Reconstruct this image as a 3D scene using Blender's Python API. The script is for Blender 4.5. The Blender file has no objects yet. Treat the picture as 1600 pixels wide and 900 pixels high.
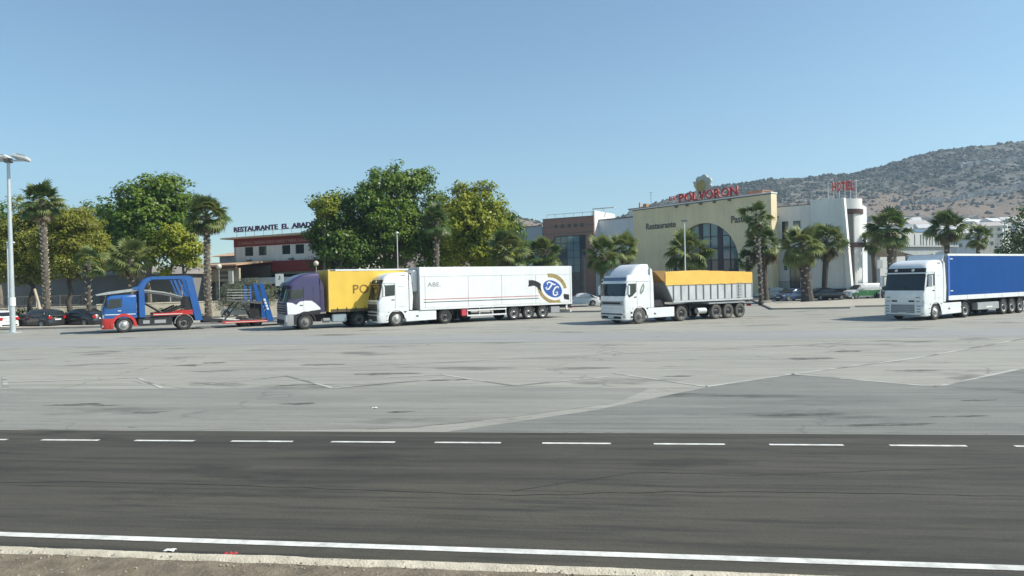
import bpy, bmesh, math, random
import numpy as np
from mathutils import Vector, Matrix, noise
random.seed(11)
S = bpy.context.scene
COL = S.collection
R = math.radians
PI = math.pi
# ------------------------------------------------------------------ camera
FPX, HC, YH, ROLL = 1100.0, 2.9, 440.0, 1.2      # focal in photo pixels, eye height, horizon row, roll
cam = bpy.data.cameras.new('camera'); cam.sensor_width = 36; cam.lens = FPX / 1600 * 36
cam.clip_start = 0.1; cam.clip_end = 9000
co = bpy.data.objects.new('camera', cam); COL.objects.link(co); S.camera = co
CM = Matrix.Rotation(PI / 2 + math.atan((YH - 450) / FPX), 3, 'X') @ Matrix.Rotation(R(-ROLL), 3, 'Z')
co.matrix_world = Matrix.Translation((0, 0, HC)) @ CM.to_4x4()
# ------------------------------------------------------------------ sky and sun
SUN_EL, SUN_AZ = R(43), math.atan2(-0.17, 0.985)       # azimuth measured from +X towards +Y
w = bpy.data.worlds.new('World'); S.world = w; w.use_nodes = True
nt = w.node_tree; bg = nt.nodes['Background']
sky = nt.nodes.new('ShaderNodeTexSky'); sky.sky_type = 'NISHITA'; sky.sun_disc = False
sky.sun_elevation = SUN_EL; sky.sun_rotation = PI / 2 - SUN_AZ
sky.altitude = 450; sky.air_density = 1.0; sky.dust_density = 0.35; sky.ozone_density = 0.7
tint = nt.nodes.new('ShaderNodeVectorMath'); tint.operation = 'MULTIPLY'; tint.inputs[1].default_value = (.86, 1.04, 1.02)   # slightly green-blue summer sky
nt.links.new(sky.outputs[0], tint.inputs[0]); nt.links.new(tint.outputs[0], bg.inputs[0]); bg.inputs[1].default_value = 0.115
sun = bpy.data.lights.new('sun', 'SUN'); sun.energy = 5.0; sun.angle = R(0.53); sun.color = (1.0, 0.95, 0.84)
so = bpy.data.objects.new('sun', sun); COL.objects.link(so)
sd = Vector((math.cos(SUN_EL) * math.cos(SUN_AZ), math.cos(SUN_EL) * math.sin(SUN_AZ), math.sin(SUN_EL)))
so.rotation_euler = sd.to_track_quat('Z', 'Y').to_euler(); so.location = sd * 50
S.view_settings.view_transform = 'Standard'; S.view_settings.look = 'None'
S.view_settings.exposure = 0.42; S.view_settings.gamma = 1.0
S.cycles.max_bounces = 6; S.cycles.transparent_max_bounces = 6
S.cycles.use_denoising = True
# ------------------------------------------------------------------ measuring helpers (photo pixel -> place on the ground / at a distance)
def ray(x, y): return CM @ Vector(((x - 800) / FPX, -(y - 450) / FPX, -1))
def G(x, y, z=0.0):
    d = ray(x, y); return Vector((0, 0, HC)) + d * ((z - HC) / d.z)
def P(x, y, Y):
    d = ray(x, y); return Vector((0, 0, HC)) + d * (Y / d.y)
# ------------------------------------------------------------------ materials
MATS = {}
def mat(name, col, rough=.6, var=.1, scale=2.0, metal=0.0, bump=0.0, spec=.5, coat=0.0, bscale=None, streak=0.0):
    if name in MATS: return MATS[name]
    m = bpy.data.materials.new(name); m.use_nodes = True; t = m.node_tree; b = t.nodes['Principled BSDF']
    b.inputs['Roughness'].default_value = rough; b.inputs['Metallic'].default_value = metal
    b.inputs['Specular IOR Level'].default_value = spec; b.inputs['Coat Weight'].default_value = coat
    tc = t.nodes.new('ShaderNodeTexCoord')
    n = t.nodes.new('ShaderNodeTexNoise'); n.inputs['Scale'].default_value = scale; n.inputs['Detail'].default_value = 6
    n.inputs['Roughness'].default_value = .65
    t.links.new(tc.outputs['Object'], n.inputs['Vector'])
    r = t.nodes.new('ShaderNodeMapRange'); r.inputs[1].default_value = .3; r.inputs[2].default_value = .7
    r.inputs[3].default_value = 1 - var; r.inputs[4].default_value = 1 + var * .6
    t.links.new(n.outputs[0], r.inputs[0])
    sc_ = r.outputs[0]
    if streak:      # rain streaks and weathering running down the wall
        mp = t.nodes.new('ShaderNodeMapping'); mp.inputs['Scale'].default_value = (1.6, 1.6, .10); t.links.new(tc.outputs['Object'], mp.inputs[0])
        n3 = t.nodes.new('ShaderNodeTexNoise'); n3.inputs['Scale'].default_value = 1.0; n3.inputs['Detail'].default_value = 7; n3.inputs['Roughness'].default_value = .7; t.links.new(mp.outputs[0], n3.inputs['Vector'])
        r3 = t.nodes.new('ShaderNodeMapRange'); r3.inputs[1].default_value = .5; r3.inputs[2].default_value = .75; r3.inputs[3].default_value = 1; r3.inputs[4].default_value = 1-streak; t.links.new(n3.outputs[0], r3.inputs[0])
        mu = t.nodes.new('ShaderNodeMath'); mu.operation = 'MULTIPLY'; t.links.new(sc_, mu.inputs[0]); t.links.new(r3.outputs[0], mu.inputs[1]); sc_ = mu.outputs[0]
    mx = t.nodes.new('ShaderNodeVectorMath'); mx.operation = 'SCALE'; mx.inputs[0].default_value = col[:3]
    t.links.new(sc_, mx.inputs['Scale']); t.links.new(mx.outputs[0], b.inputs['Base Color'])
    if bump:
        n2 = t.nodes.new('ShaderNodeTexNoise'); n2.inputs['Scale'].default_value = bscale or scale * 6; n2.inputs['Detail'].default_value = 4
        t.links.new(tc.outputs['Object'], n2.inputs['Vector'])
        bp = t.nodes.new('ShaderNodeBump'); bp.inputs['Strength'].default_value = bump; bp.inputs['Distance'].default_value = .03
        t.links.new(n2.outputs[0], bp.inputs['Height']); t.links.new(bp.outputs[0], b.inputs['Normal'])
    MATS[name] = m; return m
def glassmat(name, col=(.02, .03, .035), rough=.06, spec=.6):
    return mat(name, col, rough, .15, .7, spec=spec)
def leafmat(name, c1, c2, trans=.35, rough=.5, scale=.35):
    m = bpy.data.materials.new(name); m.use_nodes = True; t = m.node_tree; t.nodes.clear()
    o = t.nodes.new('ShaderNodeOutputMaterial'); g = t.nodes.new('ShaderNodeNewGeometry')
    cr = t.nodes.new('ShaderNodeMix'); cr.data_type = 'RGBA'
    cr.inputs[6].default_value = (*c1, 1); cr.inputs[7].default_value = (*c2, 1)
    tc = t.nodes.new('ShaderNodeTexCoord'); n = t.nodes.new('ShaderNodeTexNoise'); n.inputs['Scale'].default_value = scale; n.inputs['Detail'].default_value = 2
    t.links.new(tc.outputs['Object'], n.inputs['Vector'])
    ad = t.nodes.new('ShaderNodeMath'); ad.operation = 'MULTIPLY_ADD'; ad.inputs[1].default_value = .5; 
    s2 = t.nodes.new('ShaderNodeMapRange'); s2.inputs[1].default_value = .35; s2.inputs[2].default_value = .65; s2.inputs[3].default_value = 0; s2.inputs[4].default_value = .6
    t.links.new(n.outputs[0], s2.inputs[0]); t.links.new(g.outputs['Random Per Island'], ad.inputs[0]); t.links.new(s2.outputs[0], ad.inputs[2])
    t.links.new(ad.outputs[0], cr.inputs[0])
    p = t.nodes.new('ShaderNodeBsdfPrincipled'); p.inputs['Roughness'].default_value = rough; p.inputs['Specular IOR Level'].default_value = .25
    tr = t.nodes.new('ShaderNodeBsdfTranslucent')
    t.links.new(cr.outputs[2], p.inputs['Base Color']); t.links.new(cr.outputs[2], tr.inputs[0])
    mx = t.nodes.new('ShaderNodeMixShader'); mx.inputs[0].default_value = trans
    t.links.new(p.outputs[0], mx.inputs[1]); t.links.new(tr.outputs[0], mx.inputs[2]); t.links.new(mx.outputs[0], o.inputs[0])
    MATS[name] = m; return m
# ------------------------------------------------------------------ mesh builder
class MB:
    def __init__(s): s.v = []; s.f = []
    def add(s, vs, fs):
        o = len(s.v); s.v += [tuple(p) for p in vs]; s.f += [tuple(i + o for i in f) for f in fs]; return s
    def box(s, x0, x1, y0, y1, z0, z1):
        return s.add([(x0,y0,z0),(x1,y0,z0),(x1,y1,z0),(x0,y1,z0),(x0,y0,z1),(x1,y0,z1),(x1,y1,z1),(x0,y1,z1)],
                     [(0,3,2,1),(4,5,6,7),(0,1,5,4),(1,2,6,5),(2,3,7,6),(3,0,4,7)])
    def prism(s, pts, a, b, axis='y'):
        """polygon pts (two coordinates) extruded along axis from a to b"""
        n = len(pts)
        def mk(p, t):
            if axis == 'y': return (p[0], t, p[1])
            if axis == 'x': return (t, p[0], p[1])
            return (p[0], p[1], t)
        vs = [mk(p, a) for p in pts] + [mk(p, b) for p in pts]
        fs = [tuple(range(n)), tuple(range(2*n-1, n-1, -1))] + [(i, n+i, n+(i+1) % n, (i+1) % n) for i in range(n)]
        return s.add(vs, fs)
    def tube(s, p0, p1, r0, r1=None, n=8, cap=True):
        r1 = r0 if r1 is None else r1; p0 = Vector(p0); p1 = Vector(p1); d = (p1 - p0).normalized()
        a = d.orthogonal().normalized(); b = d.cross(a); vs = []
        for p, r in ((p0, r0), (p1, r1)):
            vs += [p + (a * math.cos(2*PI*i/n) + b * math.sin(2*PI*i/n)) * r for i in range(n)]
        fs = [(i, (i+1) % n, n + (i+1) % n, n + i) for i in range(n)]
        if cap: fs += [tuple(range(n-1, -1, -1)), tuple(range(n, 2*n))]
        return s.add(vs, fs)
    def path(s, pts, rs, n=8):
        """smooth tapered tube through points"""
        pts = [Vector(p) for p in pts]; vs = []; fs = []; a = None
        for k, p in enumerate(pts):
            d = (pts[min(k+1, len(pts)-1)] - pts[max(k-1, 0)]).normalized()
            a = d.orthogonal().normalized() if a is None else (a - d * a.dot(d)).normalized(); b = d.cross(a)
            r = rs[k] if hasattr(rs, '__len__') else rs
            vs += [p + (a * math.cos(2*PI*i/n) + b * math.sin(2*PI*i/n)) * r for i in range(n)]
        for k in range(len(pts)-1):
            fs += [(k*n+i, k*n+(i+1) % n, (k+1)*n+(i+1) % n, (k+1)*n+i) for i in range(n)]
        fs += [tuple(range(n-1, -1, -1)), tuple(range((len(pts)-1)*n, len(pts)*n))]
        return s.add(vs, fs)
    def lathe(s, prof, n=24, axis='y', c=(0,0,0)):
        """profile of (radius, along) revolved about axis"""
        vs = []; fs = []; m = len(prof)
        for i in range(n):
            t = 2*PI*i/n; ct, st = math.cos(t), math.sin(t)
            for r, h in prof:
                if axis == 'y': p = (r*ct, h, r*st)
                elif axis == 'z': p = (r*ct, r*st, h)
                else: p = (h, r*ct, r*st)
                vs.append((p[0]+c[0], p[1]+c[1], p[2]+c[2]))
        for i in range(n):
            j = (i+1) % n
            for k in range(m-1): fs.append((i*m+k, j*m+k, j*m+k+1, i*m+k+1))
        return s.add(vs, fs)
    def loft(s, rings, cap=True, closed=True):
        n = len(rings[0]); vs = [p for r in rings for p in r]; fs = []
        for k in range(len(rings)-1):
            for i in range(n if closed else n-1):
                j = (i+1) % n; fs.append((k*n+i, k*n+j, (k+1)*n+j, (k+1)*n+i))
        if cap: fs += [tuple(range(n-1, -1, -1)), tuple(range((len(rings)-1)*n, len(rings)*n))]
        return s.add(vs, fs)
    def sphere(s, c, r, sc=(1,1,1), n=10, m=6):
        vs = [(c[0], c[1], c[2]-r*sc[2])]; fs = []
        for k in range(1, m):
            a = -PI/2 + PI*k/m
            vs += [(c[0]+r*sc[0]*math.cos(a)*math.cos(2*PI*i/n), c[1]+r*sc[1]*math.cos(a)*math.sin(2*PI*i/n), c[2]+r*sc[2]*math.sin(a)) for i in range(n)]
        vs.append((c[0], c[1], c[2]+r*sc[2])); e = len(vs)-1
        for i in range(n):
            j = (i+1) % n; fs.append((0, 1+j, 1+i)); fs.append((e, e-n+i, e-n+j))
            for k in range(m-2): fs.append((1+k*n+i, 1+k*n+j, 1+(k+1)*n+j, 1+(k+1)*n+i))
        return s.add(vs, fs)
    def wall(s, u0, u1, v0, v1, holes, d, y0=0.0):
        """upright wall in the xz plane, front face y0, thickness d, rectangular holes (u0,u1,v0,v1)"""
        us = sorted({u0, u1, *[h[0] for h in holes], *[h[1] for h in holes]}); vz = sorted({v0, v1, *[h[2] for h in holes], *[h[3] for h in holes]})
        us = [u for u in us if u0 <= u <= u1]; vz = [v for v in vz if v0 <= v <= v1]
        def hole(a, b): return any(h[0] < a < h[1] and h[2] < b < h[3] for h in holes)
        nu, nv = len(us)-1, len(vz)-1
        solid = [[not hole((us[i]+us[i+1])/2, (vz[j]+vz[j+1])/2) for j in range(nv)] for i in range(nu)]
        def sol(i, j): return 0 <= i < nu and 0 <= j < nv and solid[i][j]
        y1 = y0 + d
        for i in range(nu):
            for j in range(nv):
                if not solid[i][j]: continue
                a, b, c, e = us[i], us[i+1], vz[j], vz[j+1]
                s.add([(a,y0,c),(b,y0,c),(b,y0,e),(a,y0,e)], [(0,1,2,3)]); s.add([(a,y1,c),(b,y1,c),(b,y1,e),(a,y1,e)], [(3,2,1,0)])
                if not sol(i-1, j): s.add([(a,y0,c),(a,y0,e),(a,y1,e),(a,y1,c)], [(0,1,2,3)])
                if not sol(i+1, j): s.add([(b,y0,c),(b,y1,c),(b,y1,e),(b,y0,e)], [(0,1,2,3)])
                if not sol(i, j-1): s.add([(a,y0,c),(a,y1,c),(b,y1,c),(b,y0,c)], [(0,1,2,3)])
                if not sol(i, j+1): s.add([(a,y0,e),(b,y0,e),(b,y1,e),(a,y1,e)], [(0,1,2,3)])
        return s
    def mesh(s, name, m, bevel=0, smooth=0, merge=True):
        me = bpy.data.meshes.new(name); me.from_pydata(s.v, [], s.f)
        if bevel or merge:
            bm = bmesh.new(); bm.from_mesh(me)
            if merge: bmesh.ops.remove_doubles(bm, verts=bm.verts, dist=1e-5)
            bmesh.ops.recalc_face_normals(bm, faces=bm.faces)
            if bevel:
                es = [e for e in bm.edges if e.is_manifold and e.calc_face_angle(0) > .6]
                bmesh.ops.bevel(bm, geom=es, offset=bevel, segments=2, affect='EDGES', clamp_overlap=True)
            bm.to_mesh(me); bm.free()
        me.update()
        if smooth:
            me.shade_smooth(); me.set_sharp_from_angle(angle=R(smooth))
        if m is not None: me.materials.append(m)
        return me
    def build(s, name, m, parent=None, bevel=0, smooth=0, merge=True, **tags):
        return link(name, s.mesh(name, m, bevel, smooth, merge), parent, **tags)
def link(name, me, parent=None, loc=None, rot=None, scale=None, mw=None, **tags):
    o = bpy.data.objects.new(name, me); COL.objects.link(o)
    if parent is not None: o.parent = parent
    if mw is not None: o.matrix_local = mw
    else:
        if loc is not None: o.location = loc
        if rot is not None: o.rotation_euler = rot
        if scale is not None: o.scale = scale
    for k, v in tags.items(): o[k] = v
    return o
def thing(name, label, category, loc=(0,0,0), rz=0.0, group=None):
    o = bpy.data.objects.new(name, None); COL.objects.link(o); o.empty_display_size = .2
    o.location = loc; o.rotation_euler = (0, 0, rz); o['label'] = label; o['category'] = category
    if group: o['group'] = group
    return o
def text_mesh(txt, size, ext, m, bold=0.0, shear=0.0, space=1.0):
    c = bpy.data.curves.new('lettering', 'FONT'); c.body = txt; c.size = size; c.extrude = ext; c.offset = bold; c.shear = shear
    c.space_character = space; c.align_x = 'LEFT'; c.resolution_u = 3
    o = bpy.data.objects.new('lettering', c); COL.objects.link(o)
    dg = bpy.context.evaluated_depsgraph_get(); dg.update()
    me = bpy.data.meshes.new_from_object(o.evaluated_get(dg)); bpy.data.objects.remove(o); bpy.data.curves.remove(c)
    me.materials.clear(); me.materials.append(m); return me
def fit_text(name, txt, m, parent, frame, x, z, width, height, y, ext=.02, bold=0.0, shear=0.0):
    """frame 'side': seen from +y (runs towards -x); 'face': seen from -y. The text fills width x height with its lower left at (x,z)"""
    me = text_mesh(txt, 1.0, ext, m, bold, shear)
    xs = [v.co.x for v in me.vertices]; ys = [v.co.y for v in me.vertices]
    sx, sy = width / (max(xs)-min(xs)), height / (max(ys)-min(ys)); x0, y0 = min(xs), min(ys)
    for v in me.vertices:
        a, b, c = (v.co.x-x0)*sx, (v.co.y-y0)*sy, v.co.z
        v.co = (x-a, y+c, z+b) if frame == 'side' else (x+a, y-c, z+b)
    me.update()
    return link(name, me, parent)
def sheet(name, pts, z, m, parent=None, **tags):
    me = bpy.data.meshes.new(name); me.from_pydata([(p[0], p[1], z) for p in pts], [], [tuple(range(len(pts)))])
    me.materials.append(m); o = link(name, me, parent, **tags)
    if me.polygons[0].normal.z < 0: me.flip_normals()
    return o
# ================================================================== setting: ground, road, lot
def asphalt(name, base, dark, light, ang, streak=.5, stain=.3, stain_lo=.60, crack=0.0, rough=.85, seed=0.0, sscale=.18, patch=.5):
    m = bpy.data.materials.new(name); m.use_nodes = True; t = m.node_tree; b = t.nodes['Principled BSDF']
    b.inputs['Roughness'].default_value = rough; b.inputs['Specular IOR Level'].default_value = .3
    N = t.nodes.new; L = t.links.new
    tc = N('ShaderNodeTexCoord'); mp = N('ShaderNodeMapping'); mp.inputs['Rotation'].default_value = (0, 0, -ang); mp.inputs['Location'].default_value = (seed, seed*1.7, 0)
    L(tc.outputs['Object'], mp.inputs[0])
    def noi(scale, det, vec=(1,1,1), rgh=.6):
        q = N('ShaderNodeMapping'); q.inputs['Scale'].default_value = vec; L(mp.outputs[0], q.inputs[0])
        n = N('ShaderNodeTexNoise'); n.inputs['Scale'].default_value = scale; n.inputs['Detail'].default_value = det; n.inputs['Roughness'].default_value = rgh
        L(q.outputs[0], n.inputs['Vector']); return n.outputs[0]
    def rng(src, a, c, lo, hi):
        r = N('ShaderNodeMapRange'); r.inputs[1].default_value = a; r.inputs[2].default_value = c; r.inputs[3].default_value = lo; r.inputs[4].default_value = hi
        L(src, r.inputs[0]); return r.outputs[0]
    def mix(fac, c1, c2):
        x = N('ShaderNodeMix'); x.data_type = 'RGBA'; L(fac, x.inputs[0])
        for i, c in ((6, c1), (7, c2)):
            if isinstance(c, tuple): x.inputs[i].default_value = (*c, 1)
            else: L(c, x.inputs[i])
        return x.outputs[2]
    c = mix(rng(noi(.12, 5), .38, .62, 0, patch), base, light)
    c = mix(rng(noi(1.0, 6, (.09, 1.1, 1), .7), .45, .75, 0, streak), c, dark)          # worn wheel tracks along the traffic
    c = mix(rng(noi(1.0, 5, (sscale, .55, 1), .62), stain_lo, stain_lo+.09, 0, stain), c, tuple(v*.55 for v in dark))   # oil stains
    c = mix(rng(noi(2.2, 6, (.35, 1, 1), .75), .5, .8, 0, .35), c, tuple(min(1, v*1.25) for v in light))
    c = mix(rng(noi(1.0, 4, (.28, 5.0, 1), .7), .48, .68, 0, min(1, streak*.9)), c, dark)          # fine streaks
    if crack:
        vo = N('ShaderNodeTexVoronoi'); vo.feature = 'DISTANCE_TO_EDGE'; vo.inputs['Scale'].default_value = .16
        q = N('ShaderNodeMapping'); q.inputs['Scale'].default_value = (.5, 1.3, 1); L(mp.outputs[0], q.inputs[0])
        dv = N('ShaderNodeVectorMath'); dv.operation = 'ADD'; nn = N('ShaderNodeTexNoise'); nn.inputs['Scale'].default_value = .8; L(mp.outputs[0], nn.inputs['Vector'])
        L(q.outputs[0], dv.inputs[0]); L(nn.outputs['Color'], dv.inputs[1]); L(dv.outputs[0], vo.inputs['Vector'])
        c = mix(rng(vo.outputs['Distance'], .0, .006, crack, 0), c, tuple(v*.45 for v in dark))
    g = noi(28, 3, (1,1,1), .8)
    c2 = N('ShaderNodeVectorMath'); c2.operation = 'SCALE'; L(c, c2.inputs[0]); L(rng(g, .3, .7, .80, 1.18), c2.inputs['Scale'])
    L(c2.outputs[0], b.inputs['Base Color'])
    bp = N('ShaderNodeBump'); bp.inputs['Strength'].default_value = .35; bp.inputs['Distance'].default_value = .012
    L(noi(60, 3), bp.inputs['Height']); L(bp.outputs[0], b.inputs['Normal'])
    MATS[name] = m; return m
RA = R(-7.5)
m_lot = asphalt('lot_asphalt', (.315,.306,.268), (.21,.205,.183), (.37,.355,.305), RA, .7, .85, .575, .45, seed=3)
m_old = asphalt('old_grey_asphalt', (.245,.244,.218), (.155,.156,.142), (.30,.295,.262), RA, .7, .8, .585, .3, seed=21)
m_old2 = asphalt('blue_grey_asphalt', (.192,.197,.178), (.115,.119,.109), (.245,.246,.222), RA, .7, .85, .57, .25, seed=47)
m_lane = asphalt('lane_asphalt', (.285,.285,.272), (.22,.22,.212), (.33,.325,.31), RA, .5, .4, .64, .2, seed=9)
m_road = asphalt('road_asphalt', (.066,.060,.047), (.032,.031,.026), (.096,.086,.066), RA, .95, .6, .585, .12, rough=.75, seed=31)
m_line = mat('road_paint', (.66,.655,.61), .75, .38, 4.0, bump=.2)
m_fade = asphalt('worn_paint', (.46,.455,.42), (.27,.265,.24), (.56,.55,.50), RA, 1.0, .9, .50, 0, seed=5)
m_dirt = mat('dirt', (.185,.15,.105), .95, .45, 3.5, bump=.8, bscale=22)
m_sand = mat('sandy_kerb', (.56,.50,.39), .95, .3, 5, bump=.6, bscale=40)
m_earth = mat('dry_earth', (.26,.215,.15), .95, .3, .05, bump=.3)
m_walk = mat('pavement_slabs', (.40,.365,.30), .9, .2, .5, bump=.2)
m_kerb = mat('kerb_concrete', (.24,.235,.22), .9, .25, 1.5)

def ext(a, b, t):      # a straight run through two ground points, prolonged by t lengths both ways
    d = b - a; return a - d * t, b + d * t
sheet('ground', [(-3500,-300),(3500,-300),(3500,5200),(-3500,5200)], -.02, m_earth, kind='structure')
e0, e1 = ext(G(0,672), G(1600,680), 6)          # where the lot meets the road
sheet('parking_lot', [e0, e1, (150, 92, 0), (60, 92, 0), (-150, 92, 0)], 0.0, m_lot, kind='structure')
v0, v1 = ext(G(0,858), G(1100,898), 6)          # where the road meets the verge
o = sheet('road', [e0, e1, v1, v0], .004, m_road, kind='structure')
# pale lane across the lot
a0, a1 = ext(G(0,543), G(1600,526), 1.2); b0, b1 = ext(G(0,531), G(1600,513), 1.2)
sheet('lot_lane', [a0, a1, b1, b0], .005, m_lane, kind='structure')
# older grey paving beside the road
def gpoly(pts): return [G(*p) for p in pts]
sheet('grey_paving', gpoly([(-600,609),(0,608),(250,608),(560,606),(800,603),(930,606),(1015,607),(960,630),(800,652),(640,669),(400,672.5),(0,670.6),(-600,668)]), .004, m_old, kind='structure')
sheet('grey_paving', gpoly([(1108,604.5),(1235,585),(1290,588),(1460,605),(1600,577),(2300,480),(2300,681),(1600,678.6),(700,674.5),(930,641)]), .004, m_old2, kind='structure')
# markings
def strip(a, b, wd):
    d = (b - a).normalized(); n = Vector((-d.y, d.x, 0)) * wd / 2; return [a - n, b - n, b + n, a + n]
l0, l1 = ext(G(0,835.5), G(1600,889), 5)
sheet('edge_line', strip(l0, l1, .13), .010, m_line, kind='structure')
d0, d1 = G(0,687.5), G(1600,698); dl = (d1 - d0); dn = dl.normalized()
starts = [-70, 65, 202, 345, 508, 673, 841, 1011, 1195, 1390, 1590]
pitch_m = 0
pos = []
for px in starts:
    # where the dash line crosses this photo column
    r = ray(px, 690); t = (d0.x * r.y - d0.y * r.x) / (dn.y * r.x - dn.x * r.y); pos.append(t)
pitch_m = (pos[9] - pos[1]) / 8
for k in range(-9, 20):
    a = d0 + dn * (pos[1] + k * pitch_m)
    sheet('lane_dash', strip(a, a + dn * pitch_m * .62, .10), .010, m_line, kind='structure')
for pts, wd in (([(-60,600),(215,590.5),(254,607)], .10), ([(6,589),(10,608)], .14), ([(300,603),(448,587.5),(520,606.5),(690,592)], .12), ([(600,590),(690,585.5),(803,603),(950,589)], .12),
                ([(960,583.5),(1104,604.5),(1240,584.5),(1430,560),(1640,522)], .13), ([(1236,584.5),(1462,604.5),(1640,567)], .14), ([(420,579),(700,566),(1050,549),(1330,535)], .07)):
    g = gpoly(pts)
    for a, b in zip(g, g[1:]): sheet('faded_line', strip(a, b, wd), .009, m_fade, kind='structure')
# sandy edge and dirt verge in the foreground
vd = (v1 - v0).normalized(); vn = Vector((vd.y, -vd.x, 0))
rng_ = random.Random(4)
def verge_mesh(name, s0, s1, n, offs, m, amp, kind='structure'):
    mb = MB(); rows = []
    for i in range(n + 1):
        s = s0 + (s1 - s0) * i / n; base = v0 + vd * s; row = []
        for (q, h) in offs:
            p = base + vn * (q + .035 * noise.noise((s*1.3, q*4, 1)) + .012 * noise.noise((s*9, q*4, 5)))
            row.append((p.x, p.y, h + amp * (noise.noise((p.x*3, p.y*3, 2)) + .6 * noise.noise((p.x*11, p.y*11, 3)))))
        rows.append(row)
    mb.loft(rows, cap=False, closed=False)
    return mb.build(name, m, merge=False, smooth=60, kind=kind)
sm = (v1 - v0).length / 2
verge_mesh('sandy_edge', sm - 22, sm + 22, 700, [(-.02,-.01),(0,.03),(.05,.055),(.11,.05),(.16,.02)], m_sand, .006)
verge_mesh('dirt_verge', sm - 22, sm + 22, 500, [(.12,.0),(.18,.03),(.35,.045),(.6,.05),(.9,.05),(1.4,.04),(2.2,.03)], m_dirt, .016)
pb = MB()
for i in range(1500):
    s = sm + rng_.uniform(-12, 9); q = rng_.uniform(.05, 1.5); p = v0 + vd * s + vn * q; r = rng_.choice((.005,.006,.008,.01,.015))
    pb.sphere((p.x, p.y, .045 + r * .3), r, (rng_.uniform(.8,1.5), rng_.uniform(.8,1.3), .7), 5, 3)
pb.build('pebbles', mat('pebble', (.34,.30,.235), .9, .4, 6), merge=False, kind='stuff', label='small pale pebbles and crumbs of soil on the verge', category='pebbles')
gb = MB()
for i in range(900):
    s = sm + rng_.uniform(-12, 9); q = rng_.uniform(.3, 1.6); p = v0 + vd * s + vn * q
    if noise.noise((p.x*1.2, p.y*1.2, 9)) < .05: continue
    for k in range(7):
        a = rng_.uniform(0, 2*PI); h = rng_.uniform(.03, .1); ln = rng_.uniform(.02, .08); c = p + Vector((rng_.gauss(0,.03), rng_.gauss(0,.03), .03))
        dx, dy = math.cos(a), math.sin(a)
        gb.add([(c.x-dy*.002, c.y+dx*.002, c.z), (c.x+dy*.002, c.y-dx*.002, c.z), (c.x+dx*ln, c.y+dy*ln, c.z+h)], [(0,1,2)])
gb.build('dry_grass', leafmat('straw', (.30,.24,.12), (.20,.18,.08), .3), merge=False, kind='stuff', label='short dry straw-coloured grass on the dirt verge', category='grass')
# litter on the road edge
def scrap(name, px, py, w_, d_, h_, m, label, cat):
    mb = MB(); n = 7; rows = []
    for j in range(5):
        rows.append([((i/(n-1)-.5)*w_ + .012*noise.noise((i,j,7)), (j/4-.5)*d_, .004 + h_*abs(noise.noise((i*.9+px, j*.9, 3)))*1.4) for i in range(n)])
    mb.loft(rows, cap=False, closed=False); top = mb.v[:]; 
    o = mb.build(name, m, merge=False, smooth=30, label=label, category=cat); o.location = G(px, py, .008); o.rotation_euler = (0,0,R(-6))
    md = o.modifiers.new('thick', 'SOLIDIFY'); md.thickness = .004; return o
scrap('paper_scrap', 265, 860, .13, .07, .015, mat('white_paper', (.75,.75,.72), .8, .1, 9), 'small white paper scrap on the road shoulder near the sandy edge', 'litter')
scrap('wrapper', 359, 868, .15, .09, .05, mat('red_wrapper', (.42,.05,.05), .4, .3, 14), 'crumpled red wrapper lying against the sandy road edge', 'litter')
scrap('paper_scrap', 585, 637.5, .12, .12, .03, mat('white_paper', (.75,.75,.72), .8, .1, 9), 'tiny white paper scrap out on the grey paving', 'litter')
# a long tar-filled seam in the road and oil stains on the paving
def crack_line(name, pts, wd, m, z=.0085, seed=0):
    g_ = gpoly(pts); mb = MB(); ups = []; dns = []
    for a, b in zip(g_, g_[1:]):
        n_ = max(2, int((b-a).length/.12)); d = (b-a).normalized(); nn = Vector((-d.y, d.x, 0))
        for i in range(n_):
            p = a + (b-a)*i/n_; s_ = p.x*2.1+seed; q = p + nn*.05*noise.noise((s_, 1, seed)); wv = wd*(.55+.9*abs(noise.noise((s_*2, 5, seed)))); ups.append(q+nn*wv); dns.append(q-nn*wv)
    mb.loft([[(u.x,u.y,z),(v.x,v.y,z)] for u, v in zip(ups, dns)], cap=False, closed=False)
    return mb.build(name, m, merge=False, kind='structure')
m_tar = mat('tar', (.022,.022,.021), .8, .3, 4)
m_stain = mat('oil_stain', (.095,.092,.082), .8, .45, 2.5)
_t = m_stain.node_tree; _o = [q for q in _t.nodes if q.type == 'OUTPUT_MATERIAL'][0]; _m = _t.nodes.new('ShaderNodeMixShader'); _tr = _t.nodes.new('ShaderNodeBsdfTransparent')
_n = _t.nodes.new('ShaderNodeTexNoise'); _n.inputs['Scale'].default_value = 1.0; _n.inputs['Detail'].default_value = 7; _n.inputs['Roughness'].default_value = .75
_c = _t.nodes.new('ShaderNodeTexCoord'); _q = _t.nodes.new('ShaderNodeMapping'); _q.inputs['Scale'].default_value = (2.0, 9.0, 1); _t.links.new(_c.outputs['Object'], _q.inputs[0]); _t.links.new(_q.outputs[0], _n.inputs['Vector'])
_r = _t.nodes.new('ShaderNodeMapRange'); _r.inputs[1].default_value = .40; _r.inputs[2].default_value = .60; _r.inputs[3].default_value = 0; _r.inputs[4].default_value = .85
_t.links.new(_n.outputs[0], _r.inputs[0]); _t.links.new(_r.outputs[0], _m.inputs[0]); _t.links.new(_tr.outputs[0], _m.inputs[1]); _t.links.new(_t.nodes['Principled BSDF'].outputs[0], _m.inputs[2]); _t.links.new(_m.outputs[0], _o.inputs[0])
crack_line('road_seam', [(-300,752),(0,755),(120,753),(400,760),(800,775),(1000,770),(1200,769),(1600,776),(2000,780)], .010, m_tar, seed=2)
crack_line('road_seam', [(800,768),(1000,738),(1180,744),(1400,735),(1700,728)], .007, m_tar, seed=6)
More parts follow.
